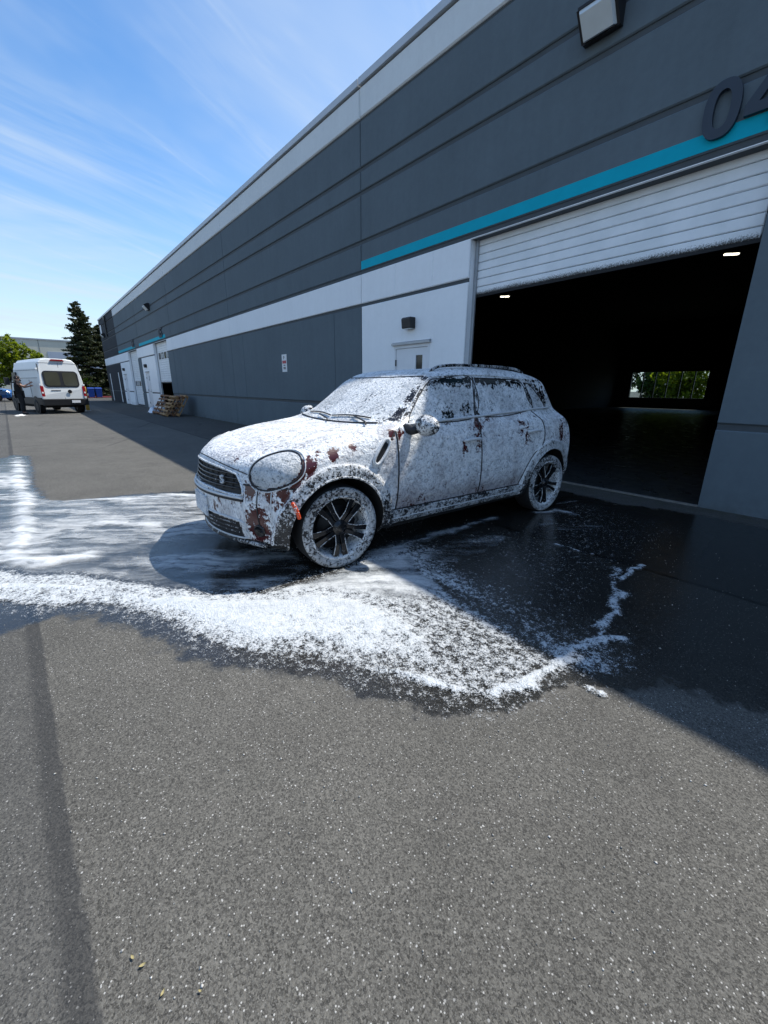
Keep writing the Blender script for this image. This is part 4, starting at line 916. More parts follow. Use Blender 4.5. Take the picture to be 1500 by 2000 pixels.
        # orange side marker on the front flare
        mk = sd([(0.372,0.575),(0.345,0.52),(0.325,0.455)], 0.026); strip(mk, [0.009] + [0.014] * (len(mk) - 2) + [0.009], 'side_marker', M['orange'], CAR)
        # door handles: bar over a recess dish
        for (hx, hz), dk in (((-1.325, 0.872), 30 if sg > 0 else 31), ((-2.235, 0.898), 32 if sg > 0 else 33)):
            hp = sd([(hx + 0.105, hz - 0.004), (hx + 0.06, hz), (hx, hz + 0.003), (hx - 0.06, hz + 0.001), (hx - 0.105, hz - 0.003)], 0.0, 4); nn = len(hp)
            lift = 0.012 + 0.035 * np.sin(np.linspace(0, math.pi, nn)) ** 0.5; hp = hp + CS.grad(hp) * lift[:, None]
            strip(hp, [0.009] + [0.0140] * (nn - 2) + [0.009], 'door_handle', M['ridge'], doors[dk], 8)
            dish = MB(); dr = [(hx + 0.055 * math.cos(a), hz + 0.012 + 0.052 * math.sin(a)) for a in np.linspace(0, 2 * math.pi, 20)[:-1]]
            dp = CS.on_side([r[0] for r in dr], [r[1] for r in dr], sg, 0.002); dish.v = [tuple(p) for p in dp]; dish.f = [tuple(range(len(dp)))]; dish.build('handle_recess', M['car_trim'], doors[dk])
        # wing mirror
        mp = np.array([-0.70, 0.985, 1.03]); mi = MB(); nu, nv = 22, 14
        for i in range(nv + 1):
            th = math.pi * i / nv
            for k in range(nu):
                ph = 2 * math.pi * k / nu; X = math.sin(th) * math.cos(ph); Y = math.cos(th); Z = math.sin(th) * math.sin(ph)
                fx = 0.085 if X > 0 else 0.045
                mi.v.append((mp[0] + fx * X, sg * (mp[1] + 0.118 * Y * (1 - 0.05 * Z)), mp[2] + 0.080 * Z * (1 - 0.12 * Y)))
        for i in range(nv):
            for k in range(nu): a = i * nu + k; b = i * nu + (k + 1) % nu; mi.f.append((a, b, b + nu, a + nu))
        mo = mi.build('wing_mirror', M['mirror_cap'], CAR, smooth=True)
        MB().tube([(-0.63, sg * 0.80, 1.00), (-0.645, sg * 0.87, 0.985), (-0.655, sg * 0.93, 1.0)], [0.04, 0.034, 0.03], 10).build('mirror_foot', M['car_black'], mo, smooth=True)
        # roof rails
        a = dens([(-1.10, 0.550), (-1.35, 0.550), (-1.7, 0.550), (-2.1, 0.535), (-2.46, 0.505)], 8); rp = CS.on_top(a[:, 0], a[:, 1]); u = np.linspace(0, 1, len(rp)); rp[:, 2] += 0.030 * np.clip(np.minimum(u, 1 - u) * 9, 0, 1) ** 0.6 - 0.004
        strip(rp, 0.013, 'roof_rail', M['car_pillar'], CAR, 8)
        # headlight ring and eye details
        k = np.linspace(0, 2 * math.pi, 49); hp = []
        for a in k:
            cu, sv = math.cos(a), math.sin(a); uu = 0.190 * math.copysign(abs(cu) ** .91, cu); ry = 0.118 + 0.10 * max(-.2, min(.2, uu)) * 0.35 + 0.008; vv = ry * math.copysign(abs(sv) ** .91, sv)
            ca, sa = math.cos(R(20)), math.sin(R(20)); u_, v_ = uu * ca - vv * sa, uu * sa + vv * ca; hp.append(HC + HU * u_ + HV * v_)
        hp = np.array(hp); hp[:, 1] *= sg; nn = HN * np.array([1, sg, 1]); pr = CS.cast(hp - nn * 0.25, np.tile(nn * 0.6, (len(hp), 1)))
        strip(pr + CS.grad(pr) * 0.004, 0.0048, 'headlight_ring', M['car_black'], hls[0 if sg > 0 else 1], 8)
        hp2 = HC * np.array([1, sg, 1]) + (hp - HC * np.array([1, sg, 1])) * 1.085; pr2 = CS.cast(hp2 - nn * 0.25, np.tile(nn * 0.6, (len(hp2), 1)))
        strip(pr2 + CS.grad(pr2) * 0.003, 0.004, 'headlight_bezel', M['ridge'], hls[0 if sg > 0 else 1], 8)
        # fog lamp in the bumper corner
        fp = CS.on_front([sg * 0.655], [0.345])[0]; fn = CS.grad(fp[None])[0]; fl_ = MB(); b1 = np.cross(fn, [0, 0, 1]); b1 /= np.linalg.norm(b1); b2 = np.cross(b1, fn)
        for rr, oo in ((0.046, -0.01), (0.046, 0.008), (0.038, 0.012), (0.032, 0.004), (0.0005, 0.008)):
            for k2 in range(20): t_ = 2 * math.pi * k2 / 20; fl_.v.append(tuple(fp + fn * oo + b1 * rr * math.cos(t_) + b2 * rr * math.sin(t_)))
        for i in range(4):
            for k2 in range(20): a0 = i * 20 + k2; a1 = i * 20 + (k2 + 1) % 20; fl_.f.append((a0, a1, a1 + 20, a0 + 20))
        fl_.build('fog_lamp', M['alloy'], fb, smooth=True)
        # bumper creases running down the corner
        for yy in (0.555, 0.665, 0.765):
            zz = np.linspace(0.640, 0.40 if yy > .7 else 0.30, 14); strip(CS.on_front(np.full(14, sg * yy), zz, 0.0015, 0.0), 0.0045, 'bumper_crease', M['ridge'] if yy != 0.665 else M['car_black'], fb)
        # windscreen wipers
    for y0, y1, x0 in ((0.52, -0.02, -0.34), (-0.05, -0.56, -0.34)):
        yy = np.linspace(y0, y1, 12); xx = -0.435 - 0.02 * np.sin(np.linspace(0, math.pi, 12)) - 0.20 * yy * yy * 0.9
        bl = CS.on_top(xx - 0.02, yy, 0.010); strip(bl, 0.006, 'wiper_blade', M['car_black'], CAR)
        ar = CS.on_top(np.array([-0.36, -0.41, -0.455]) - 0.20 * y0 * y0 * .5, np.array([y0 + 0.10, y0 + 0.02, (y0 + y1) / 2 + .05]), 0.016); strip(ar, 0.0065, 'wiper_arm', M['car_black'], CAR)
    # front: hood edge line, grille bars, surround, plate, intake bars
    for z0 in (0.630, 0.660, 0.690, 0.722):
        lim = 0.485 + 0.05 * (0.70 - z0) / 0.1; yy = np.linspace(-lim, lim, 40); strip(CS.on_front(yy, np.full(40, z0), -0.006), 0.006, 'grille_bar', M['grille_bar'], gr)
    for y0 in np.linspace(-0.44, 0.44, 11): strip(CS.on_front(np.full(6, y0), np.linspace(0.615, 0.745 - 0.035 * (y0 / .5) ** 2, 6), -0.014), 0.004, 'grille_bar', M['car_black'], gr)
    ol = [(-0.50, 0.705), (-0.45, 0.730), (-0.25, 0.754), (0, 0.762), (0.25, 0.754), (0.45, 0.730), (0.50, 0.705), (0.555, 0.605), (0.50, 0.582), (0.25, 0.594), (0, 0.598), (-0.25, 0.594), (-0.50, 0.582), (-0.555, 0.605), (-0.50, 0.705)]
    a = dens(ol, 6); strip(CS.on_front(a[:, 0], a[:, 1], 0.002), 0.008, 'grille_surround', M['car_chrome'], CAR, 8)
    sp = CS.on_front([0.36], [0.672], 0.012)[0]
    so = link_mesh('badge', text_mesh('S', 0.085, 0.006, 'badge'), M['ridge'], gr)
    fn = CS.grad(CS.on_front([0.36], [0.672]))[0]; rz = math.atan2(fn[1], fn[0]); so.rotation_euler = (R(90), 0, rz + R(90)); so.location = (sp[0] + 0.004, sp[1] - 0.03, sp[2] - 0.03)
    for z0 in (0.30, 0.335, 0.37): yy = np.linspace(-0.47, 0.47, 30); strip(CS.on_front(yy, np.full(30, z0), 0.0), 0.006, 'intake_bar', M['car_trim'], intake)
    oi = [(-0.50, 0.40), (0, 0.415), (0.50, 0.40), (0.535, 0.33), (0.50, 0.262), (0.0, 0.25), (-0.50, 0.262), (-0.535, 0.33), (-0.50, 0.40)]
    a = dens(oi, 6); strip(CS.on_front(a[:, 0], a[:, 1], 0.004), 0.007, 'intake_surround', M['ridge'], fb, 8)
    for z0 in (0.550, 0.568): yy = np.linspace(-0.56, 0.56, 36); strip(CS.on_front(yy, np.full(36, z0), 0.002 if z0 < .56 else 0.006), 0.010 if z0 < .56 else 0.010, 'bumper_ledge', M['car_black'] if z0 < .56 else M['ridge'], fb)
    pl = CS.on_front(np.linspace(-0.16, 0.16, 2), np.array([0.5, 0.5]), 0.0); px = CS.on_front([0.0], [0.45])[0][0]
    pm = MB().box(px - 0.006, px + 0.010, -0.155, 0.155, 0.365, 0.515); plate = pm.build('number_plate', M['plate'], CAR, bevel=0.003)
    yy = np.linspace(-0.66, 0.66, 44); lip = CS.on_front(yy, np.full(44, 0.235), 0.012); strip(lip, 0.016, 'front_lip', M['car_trim'], fb, 8)
    yy = np.linspace(-0.70, 0.70, 50); hx = CS.on_front(yy, 0.795 - 0.05 * (np.abs(yy) / .5) ** 2, 0.0); strip(hx, 0.004, 'panel_gap', M['car_black'], CAR)
    yy = np.linspace(0.55, 0.845, 16)
    for sg in (1, -1): strip(CS.on_front(sg * yy, 0.660 + 0 * yy, 0.001, 0.0), 0.006, 'panel_gap', M['car_black'], CAR)
    # cowl line below the windscreen and the roof leading edge
    yy = np.linspace(-0.66, 0.66, 40); strip(CS.on_top(-0.392 - 0.17 * yy * yy, yy, 0.002), 0.009, 'cowl_panel', M['car_black'], CAR)
    yy = np.linspace(-0.57, 0.57, 36); strip(CS.on_top(-0.945 - 0.19 * yy * yy, yy, 0.001), 0.005, 'roof_edge', M['car_black'], CAR)
    MB().tube([(-2.30, 0.0, 1.46), (-2.36, 0.0, 1.52), (-2.42, 0.0, 1.575)], [0.012, 0.006, 0.003], 6).build('antenna', M['car_black'], CAR)
    # ---- wheels
    def wheel(x, sg, steer=0.0):
        w = empty('wheel', (x - 0.012, sg * 0.745, WZ)); w.parent = CAR; w.rotation_euler = (0, 0, (0 if sg > 0 else math.pi) + steer)
        tr = 0.314
        MB().lathe([(0.316 - 0.012, 0.096), (0.303, 0.106), (0.285, 0.112), (0.262, 0.111), (0.246, 0.104), (0.238, 0.094)], 72, 'Y').build('tyre', M['tyre'], w, smooth=True)
        MB().lathe([(0.238, -0.10), (0.262, -0.112), (0.290, -0.110), (0.306, -0.095), (tr, -0.065), (tr, 0.065), (0.310, 0.086), (0.3035, 0.0965)], 72, 'Y').build('tread', M['rubber'], w, smooth=True)
        rim = MB().lathe([(0.243, 0.098), (0.244, 0.106), (0.236, 0.110), (0.228, 0.102), (0.220, 0.085), (0.212, 0.02), (0.205, -0.10)], 56, 'Y'); ro = rim.build('rim', M['rim_lip'], w, smooth=True)
        MB().lathe([(0.155, 0.012), (0.155, 0.022), (0.05, 0.024), (0.045, 0.03), (0.0005, 0.03)], 40, 'Y').build('brake_disc', M['disc'], w, smooth=True)
        MB().lathe([(0.19, -0.03), (0.0005, -0.03)], 32, 'Y').build('rim_back', M['car_void'], w)
        for k in range(5):
            a0 = R(55 + 72 * k) if sg > 0 else R(20 + 72 * k)
            for s2 in (-1, 1):
                a1 = a0 + s2 * R(10.5); a2 = a0 + s2 * R(25); p0 = Vector((0.048 * math.cos(a2), 0.078, 0.048 * math.sin(a2))); p1 = Vector((0.125 * math.cos(a0 + s2 * R(11)), 0.093, 0.125 * math.sin(a0 + s2 * R(11)))); p2 = Vector((0.226 * math.cos(a1), 0.094, 0.226 * math.sin(a1)))
                sp = MB()
                for (pa, pb, wa, wb) in ((p0, p1, 0.019, 0.017), (p1, p2, 0.017, 0.024)):
                    d = (pb - pa).normalized(); r = d.cross(Vector((0, 1, 0))).normalized(); dn = Vector((0, -0.035, 0))
                    sp.add([pa - r * wa, pa + r * wa, pb + r * wb, pb - r * wb, pa - r * wa * .7 + dn, pa + r * wa * .7 + dn, pb + r * wb * .7 + dn, pb - r * wb * .7 + dn], [(0,1,2,3),(4,7,6,5),(0,4,5,1),(1,5,6,2),(2,6,7,3),(3,7,4,0)])
                so_ = sp.build('spoke', M['alloy'], w, bevel=0.003)
                for e_ in (s2,):
                    dd = (p2 - p0).normalized().cross(Vector((0, 1, 0))).normalized() * e_ * 0.0172; up_ = Vector((0, .003, 0)); MB().tube([p0 + dd + up_, p1 + dd * .95 + up_, p2 + dd * 1.3 + up_], 0.0028, 5).build('spoke_edge', M['spoke_foam'], w)
            la = a0 + R(36); MB().lathe([(0.011, 0.06), (0.011, 0.085), (0.008, 0.088), (0.0005, 0.088)], 8, 'Y', (0.052 * math.cos(la), 0, 0.052 * math.sin(la))).build('wheel_bolt', M['alloy'], w)
        MB().lathe([(0.060, 0.05), (0.060, 0.080), (0.052, 0.090), (0.034, 0.093), (0.032, 0.098), (0.026, 0.100), (0.0005, 0.101)], 28, 'Y').build('hub_cap', M['alloy'], w, smooth=True)
    for x in AX:
        for sg in (1, -1): wheel(x, sg, R(-2) if x == 0 else 0)
    # axle block and floor pan so that daylight does not pass through
    MB().box(-2.9, 0.35, -0.42, 0.42, 0.21, 0.42).build('floor_pan', M['car_void'], CAR)
    # dark cabin behind the glass is closed by the opaque foamed panes
build_car()

# ------------------------------------------------------------------ trees
def mat_leaf(name, c1, c2, trans=0.35):
    t = NT(name); k = t.island
    col = t.mix(k, c1, c2); col = t.mix(t.mr(t.noise(t.pos, 0.9, 3), 0.35, 0.65, 0, 0.5), col, tuple(v * 0.6 for v in c1))
    d = t.pbr(col, 0.55, 0, None, 0.3); tr = t.n('BsdfTranslucent'); t.L.new(t.mix(0.5, col, (c2[0] * 1.6, c2[1] * 1.6, c2[2] * 0.8)), tr.inputs[0])
    return t.done(t.mixs(trans, d, tr.outputs[0]))
M['leaf_bright'] = mat_leaf('leaf_bright', (0.090, 0.140, 0.010), (0.230, 0.280, 0.022), 0.55)
M['leaf_mid'] = mat_leaf('leaf_mid', (0.030, 0.075, 0.014), (0.085, 0.150, 0.025), 0.40)
M['leaf_dark'] = mat_leaf('leaf_dark', (0.010, 0.030, 0.010), (0.030, 0.060, 0.016), 0.2)
M['needle'] = mat_leaf('conifer_needles', (0.016, 0.030, 0.012), (0.060, 0.066, 0.020), 0.15)
M['bark'] = simple('bark', (0.060, 0.045, 0.034), 0.9, var=0.35, nscale=9, bump=0.5, bscale=14)
def quads(centers, size, rng, flat=0.0, aspect=0.6):
    n = len(centers); a = rng.normal(size=(n, 3)); a[:, 2] *= 1 - flat; a /= np.linalg.norm(a, axis=1, keepdims=True); b = rng.normal(size=(n, 3)); b -= (b * a).sum(1, keepdims=True) * a; b /= np.linalg.norm(b, axis=1, keepdims=True)
    s = size * rng.uniform(0.6, 1.3, (n, 1)); u = a * s; v = b * s * aspect
    co = np.stack([centers - u, centers - v * .9, centers + u, centers + v * .9], 1).reshape(-1, 3); return co, np.arange(4 * n).reshape(n, 4)
def leafy_tree(name, loc, h, blobs, trunk_r, leaf, mat, label, n, seed, group=None):
    rng = np.random.default_rng(seed); t = empty(name, loc, 0, label, 'tree', group)
    tk = MB(); base = Vector((0, 0, -0.1)); fork = Vector((rng.normal() * .1, rng.normal() * .1, h * 0.38))
    tk.tube([base, base.lerp(fork, 0.5) + Vector((0.05, 0.04, 0)), fork], [trunk_r * 1.25, trunk_r, trunk_r * 0.8], 9)
    for (bx, by, bz, br) in blobs:
        e = Vector((bx, by, bz)); m = fork.lerp(e, 0.55) + Vector((rng.normal() * .12, rng.normal() * .12, 0.1 * h * .2)); tk.tube([fork, m, e], [trunk_r * .55, trunk_r * .32, trunk_r * .1], 6)
        for q in range(3):
            d = Vector(rng.normal(size=3)).normalized() * br * .8; tk.tube([m.lerp(e, .6), e + d * .5, e + d], [trunk_r * .2, trunk_r * .1, trunk_r * .04], 5)
    tk.build('trunk', M['bark'], t, smooth=True)
    cs = []; tot = sum(b[3] ** 2 for b in blobs)
    for (bx, by, bz, br) in blobs:
        k = max(int(n * br ** 2 / tot), 20); nc = max(k // 26, 6)
        d = rng.normal(size=(nc, 3)); d /= np.linalg.norm(d, axis=1, keepdims=True); cc = np.array([bx, by, bz]) + d * (br * rng.uniform(0.2, 1.35, (nc, 1)) ** 0.6) * np.array([1, 1, 0.8])
        w = rng.integers(0, nc, k); cs.append(cc[w] + rng.normal(size=(k, 3)) * br * 0.105)
    co, q = quads(np.vstack(cs), leaf, rng, 0.25); link_mesh('crown', raw_mesh('crown', co, q, smooth=False), mat, t)
    return t
def conifer(loc, h, r, label, seed, n=9000, lean=0.0):
    rng = np.random.default_rng(seed); t = empty('conifer_tree', loc, 0, label, 'tree', 'conifers beyond the red kerb')
    MB().tube([(0, 0, -0.1), (lean * .3, 0, h * .5), (lean, 0, h * .98)], [0.16 + h * .008, 0.10, 0.012], 8).build('trunk', M['bark'], t, smooth=True)
    nb = int(h * 30); zz = np.sort(rng.uniform(0.06, 0.985, nb)) * h; br = MB(); cs = []
    per = n // nb
    for z in zz:
        f = z / h; ln = r * (1 - f) ** 0.80 * rng.uniform(0.35, 1.22) + 0.18; a = rng.uniform(0, 2 * math.pi); up = 0.55 * f - 0.12 + rng.normal() * .10; ca, sa = math.cos(a), math.sin(a); cx = lean * f
        e = (cx + ca * ln, sa * ln, z + up * ln - 0.10 * ln); br.tube([(cx, 0, z), (cx + ca * ln * .5, sa * ln * .5, z + up * ln * .6), e], [0.03, 0.018, 0.006], 4, False)
        k = max(int(per * (ln / r) * 2.0), 12); s = rng.uniform(0.12, 1.0, k) ** 0.8; wd = 0.20 * ln * (1.1 - s) + 0.05
        x = cx + ca * ln * s + rng.normal(size=k) * wd * abs(sa) + rng.normal(size=k) * .03; y = sa * ln * s + rng.normal(size=k) * wd * abs(ca) + rng.normal(size=k) * .03
        cs.append(np.stack([x, y, z + (up * ln) * s - 0.10 * ln * s * s - np.abs(rng.normal(size=k)) * 0.09], 1))
    bo = br.build('branches', M['bark'], t, fix=False)
    co, q = quads(np.vstack(cs), 0.15, rng, 0.45, 0.40); link_mesh('crown', raw_mesh('crown', co, q, smooth=False), M['needle'], t)
conifer((-62, 5.9, 0), 10.6, 3.3, 'tall dark conifer rising above the white van', 11, 38000, -0.35)
conifer((-63.5, 7.9, 0), 8.4, 3.0, 'shorter dark conifer between the tall conifer and the warehouse', 12, 30000)
conifer((-76, 12.6, 0), 11.6, 2.6, 'conifer tip showing over the far warehouse corner', 13, 7000)
leafy_tree('leafy_tree', (-46, -1.0, 0), 5.0, [(0, -0.6, 3.7, 1.0), (0.4, 0.7, 3.9, 0.9), (0, 0.2, 4.4, 0.75), (-0.3, 1.7, 3.5, 0.65), (0.3, -1.8, 3.5, 1.0), (0.2, -0.7, 2.5, 1.1), (0.1, 0.5, 2.8, 0.8), (0, -2.2, 2.2, 1.1)], 0.13, 0.11, M['leaf_bright'], 'bright green leafy tree behind the white van', 11000, 21)
leafy_tree('leafy_tree', (-48, -3.4, 0), 4.6, [(0, 0, 1.7, 1.2), (0, 1.1, 1.6, 0.9), (0, -0.9, 2.4, 1.2), (0, .3, 3.2, 1.1)], 0.12, 0.11, M['leaf_mid'], 'darker leafy tree at the left edge behind the van', 9000, 22)
leafy_tree('sapling', (-44, 3.05, 0), 3.6, [(0, -0.35, 3.05, 0.33), (0, 0.1, 2.8, 0.30), (0, .95, 1.7, .26), (0, .3, 1.9, .3)], 0.035, 0.10, M['leaf_bright'], 'thin sapling with yellow green leaves beside the van roof', 700, 23)
for i, (x, y, h, mt, lab, sd) in enumerate(((-20.5, 52, 9, 'leaf_dark', 'dark tree seen through the left panes of the back window', 31), (-15.6, 50, 8, 'leaf_mid', 'mid green tree seen through the middle of the back window', 32), (-12.4, 47, 6.5, 'leaf_bright', 'bright green tree seen through the right panes of the back window', 33), (-9.0, 51, 9, 'leaf_mid', 'tall tree behind the right edge of the back window', 34), (-18.0, 56, 11, 'leaf_dark', 'dark tree farthest behind the back window', 35))):
    leafy_tree('leafy_tree', (x, y, 0), h, [(0, 0, h * .35, 1.9), (1.2, 0, h * .5, 1.7), (-1.3, 0.2, h * .5, 1.7), (0.1, 0, h * .72, 1.7), (0.7, -.5, h * .22, 1.5), (-.9, -.4, h * .2, 1.4), (0, 0, .9, 1.3)], 0.16, 0.16, M[mt], lab, 7000, sd, 'trees behind the warehouse')

# ------------------------------------------------------------------ far setting
M['cream'] = painted_concrete('cream_wall', (0.56, 0.54, 0.45), 0.05); M['pale_grey'] = painted_concrete('pale_grey_wall', (0.40, 0.44, 0.50), 0.04)
fb_ = empty('far_building', (-86, -20, 0), 0, 'long pale cream building beyond the trees at the left', 'building')
MB().box(0, -16, -60, 31, 0, 7.95).build('wall', M['cream'], fb_)
MB().box(0.05, 0.001, 23.4, 31, 0, 6.35).build('grey_panel', M['pale_grey'], fb_)
MB().box(0.10, -16.1, -60.1, 31.1, 7.95, 8.15).build('roof_coping', M['metal_grey'], fb_)
for k in range(12): MB().box(0.03, 0.0, -60 + k * 7.5, -59.96 + k * 7.5, 0, 7.95).build('panel_joint', M['groove'], fb_)
M['kerb_red'] = simple('red_kerb_paint', (0.34, 0.055, 0.06), 0.7, var=0.25, nscale=3)
kb = MB(); kb.box(-58.3, -58.0, -45, 40, -0.1, 0.15); tag(kb.build('red_kerb', M['kerb_red'], bevel=0.02), 'low red painted kerb across the end of the lot', kind='structure')
M['soil'] = simple('planting_soil', (0.07, 0.06, 0.04), 0.95, var=0.3, nscale=4)
tag(MB().box(-75, -58.31, -45, 40, -0.1, 0.11).build('planting_bed', M['soil']), 'planting bed of bark behind the red kerb', kind='structure')
M['bin_blue'] = simple('blue_plastic', (0.010, 0.060, 0.30), 0.45, var=0.1)
for (y, lab) in ((5.35, 'blue wheeled bin nearer the white van'), (6.05, 'blue wheeled bin nearer the warehouse')):
    b = empty('wheeled_bin', (-57.0, y, 0), R(90), lab, 'bin', 'blue bins at the end of the lot')
    m = MB(); lo = [(-.24, -.28), (.24, -.28), (.24, .28), (-.24, .28)]; hi = [(-.30, -.36), (.30, -.36), (.30, .34), (-.30, .34)]
    m.add([(x, yy, 0.08) for x, yy in lo] + [(x, yy, 1.0) for x, yy in hi], [(0,1,2,3),(7,6,5,4),(0,4,5,1),(1,5,6,2),(2,6,7,3),(3,7,4,0)]); m.build('bin_body', M['bin_blue'], b, bevel=0.02)
    MB().add([(-.32,-.40,1.0),(.32,-.40,1.0),(.32,.38,1.02),(-.32,.38,1.02),(-.30,-.36,1.07),(.30,-.36,1.07),(.30,.34,1.12),(-.30,.34,1.12)], [(0,1,2,3),(7,6,5,4),(0,4,5,1),(1,5,6,2),(2,6,7,3),(3,7,4,0)]).build('lid', M['bin_blue'], b)
    for s in (-1, 1): MB().lathe([(0.10, -.03), (0.10, .03), (.0005, .03)], 14, 'X', (s * .26, .30, 0.10)).build('wheel', M['rubber'], b)
M['bollard_yellow'] = simple('yellow_post_paint', (0.40, 0.27, 0.05), 0.6, var=0.2)
bo = empty('bollard', (-27.4, 2.29, 0), 0, 'yellow steel bollard standing just right of the van', 'bollard')
MB().lathe([(0.085, -0.05), (0.085, 1.18), (0.07, 1.24), (0.0005, 1.27)], 16, 'Z').build('post', M['bollard_yellow'], bo, smooth=True); MB().lathe([(0.13, 0.0), (0.13, 0.03), (0.086, 0.05)], 16, 'Z').build('collar', M['metal_grey'], bo)

# ------------------------------------------------------------------ vehicles in the background
def loft(secs, close=True):       # rings of equal length
    m = MB(); n = len(secs[0])
    for s_ in secs: m.v += [tuple(p) for p in s_]
    for i in range(len(secs) - 1):
        for k in range(n): a = i * n + k; b = i * n + (k + 1) % n; m.f.append((a, b, b + n, a + n))
    if close: m.f.append(tuple(range(n - 1, -1, -1))); e = (len(secs) - 1) * n; m.f.append(tuple(e + k for k in range(n)))
    return m
def simple_wheel(parent, x, y, r=0.33, w=0.22, hub='metal_grey'):
    e = empty('wheel', (x, y, r)); e.parent = parent
    MB().lathe([(r * .62, -w/2), (r * .93, -w/2), (r, -w * .35), (r, w * .35), (r * .93, w/2), (r * .62, w/2)], 28, 'Y').build('tyre', M['rubber'], e, smooth=True)
    MB().lathe([(r * .63, -w * .42), (r * .5, -w * .3), (.0005, -w * .33)], 20, 'Y').build('rim', M[hub], e); MB().lathe([(r * .63, w * .42), (r * .5, w * .3), (.0005, w * .33)], 20, 'Y').build('rim', M[hub], e)
M['van_white'] = simple('van_white_paint', (0.70, 0.72, 0.71), 0.28, var=0.04, nscale=2); M['van_tint'] = simple('tinted_rear_glass', (0.060, 0.060, 0.042), 0.08, var=0.15, nscale=1.5)
M['lamp_red'] = simple('tail_lamp_red', (0.30, 0.010, 0.014), 0.2); M['lamp_clear'] = simple('reverse_lamp', (0.75, 0.72, 0.70), 0.2)
def van():
    V = empty('van', (-25.45, 1.33, 0), math.pi + R(14.0), 'white high-roof delivery van seen from behind, parked at the far end of the lot', 'van')   # local +X forward
    W = 0.90
    def sec(x, zr, w=1.0, zb=0.42):
        P = [(0.80, zb), (0.985, zb + .06), (1.0, 0.85), (0.985, 1.15), (0.955, 1.55), (0.89, 2.05), (0.80, zr - .17), (0.68, zr - .045), (0.42, zr)]
        s_ = [(x, W * a * w, z) for a, z in P]; return s_ + [(x, -yy, z) for (_, yy, z) in reversed(s_)]
    def slant(s_, k): return [(x + k * max(z - 0.9, 0) ** 1.2, y, z) for (x, y, z) in s_]
    secs = [slant(sec(0.0, 2.46, 0.97), 0.13), slant(sec(0.05, 2.50, 1.0), 0.12), sec(0.7, 2.52), sec(2.5, 2.53), sec(3.6, 2.52), sec(3.95, 2.44, .99)]
    b = loft(secs, True); b.build('body', M['van_white'], V, smooth=False, bevel=0.02)
    # cab: windscreen slope and bonnet
    cab = loft([[(x, yy, z) for (x, yy, z) in [(3.95, .80, .42), (3.95, .89, .9), (3.95, .86, 1.5), (3.95, .70, 2.38), (3.95, -.70, 2.38), (3.95, -.86, 1.5), (3.95, -.89, .9), (3.95, -.80, .42)]],
                [(4.55, .80, .40), (4.55, .89, .9), (4.62, .82, 1.42), (4.50, .70, 1.75), (4.50, -.70, 1.75), (4.62, -.82, 1.42), (4.55, -.89, .9), (4.55, -.80, .40)],
                [(5.05, .74, .38), (5.15, .78, .8), (5.05, .72, 1.12), (4.95, .60, 1.22), (4.95, -.60, 1.22), (5.05, -.72, 1.12), (5.15, -.78, .8), (5.05, -.74, .38)]]); cab.build('cab', M['van_white'], V, bevel=0.03)
    def rear(y0, y1, z0, z1, off, name, mat, parent=V, r=0.0, th=0.012):
        f = lambda z: 0.13 * max(z - 0.9, 0) ** 1.2 - off
        pts = [(y0, z0), (y1, z0), (y1, z1), (y0, z1)]; poly = []
        if r:
            for (cy, cz, a0) in ((y1 - r, z1 - r, 0), (y0 + r, z1 - r, 90), (y0 + r, z0 + r, 180), (y1 - r, z0 + r, 270)):
                for k in range(6): a = R(a0 + 18 * k); poly.append((cy + r * math.cos(a), cz + r * math.sin(a)))
        else: poly = pts
        m = MB(); n = len(poly); m.v = [(f(z), y, z) for y, z in poly] + [(f(z) + th, y, z) for y, z in poly]; m.f = [tuple(range(n)), tuple(range(2 * n - 1, n - 1, -1))] + [(i, (i + 1) % n, n + (i + 1) % n, n + i) for i in range(n)]
        return m.build(name, mat, parent)
    rear(-0.70, 0.70, 1.22, 1.95, 0.012, 'rear_window_frame', M['black'], r=0.16)
    rear(0.07, 0.63, 1.28, 1.89, 0.020, 'rear_window', M['van_tint'], r=0.09); rear(-0.63, -0.07, 1.28, 1.89, 0.020, 'rear_window', M['van_tint'], r=0.09)
    rear(-0.006, 0.006, 0.60, 2.3, 0.006, 'door_gap', M['black']); rear(-0.78, 0.78, 2.29, 2.30, 0.006, 'door_gap', M['black'])
    for s in (-1, 1):
        rear(s * .80 - .02, s * .80 + .02, 0.62, 2.25, 0.003, 'door_gap', M['groove'])
        tl_ = rear(min(s * .775, s * .89), max(s * .775, s * .89), 0.80, 1.27, 0.02, 'tail_light', M['lamp_red'], r=.03, th=.05); rear(min(s * .81, s * .875), max(s * .81, s * .875), 0.94, 1.01, 0.026, 'reverse_light', M['lamp_clear'], tl_)
        rear(min(s * .80, s * .87), max(s * .80, s * .87), 0.70, 0.80, 0.02, 'reflector', M['lamp_clear'])
        for z in (0.95, 1.65): rear(min(s * .82, s * .90), max(s * .82, s * .90), z + .35, z + .42, 0.02, 'hinge', M['van_white'])
    MB().box(-0.10, 0.14, -0.91, 0.91, 0.38, 0.69).build('rear_bumper', M['black'], V, bevel=0.03)
    MB().box(-0.13, -0.10, -0.55, -0.20, 0.50, 0.62).build('number_plate', M['sign_white'], V)
    MB().prism([(-.28, 0), (.28, 0), (.22, .07), (-.22, .07)], (0.17, 0, 2.40), (0, 1, 0), (0, 0, 1), (1, 0, 0), -.03, .06).build('brake_light', M['lamp_red'], V)
    bd = MB().lathe([(0.085, 0.0), (0.085, 0.012), (.0005, .014)], 20, 'X', (-0.03, -0.22, 1.02)); bd.build('badge', M['dark_metal'], V)
    rear(0.12, 0.50, 1.06, 1.085, 0.01, 'badge_bar', M['dark_metal'])
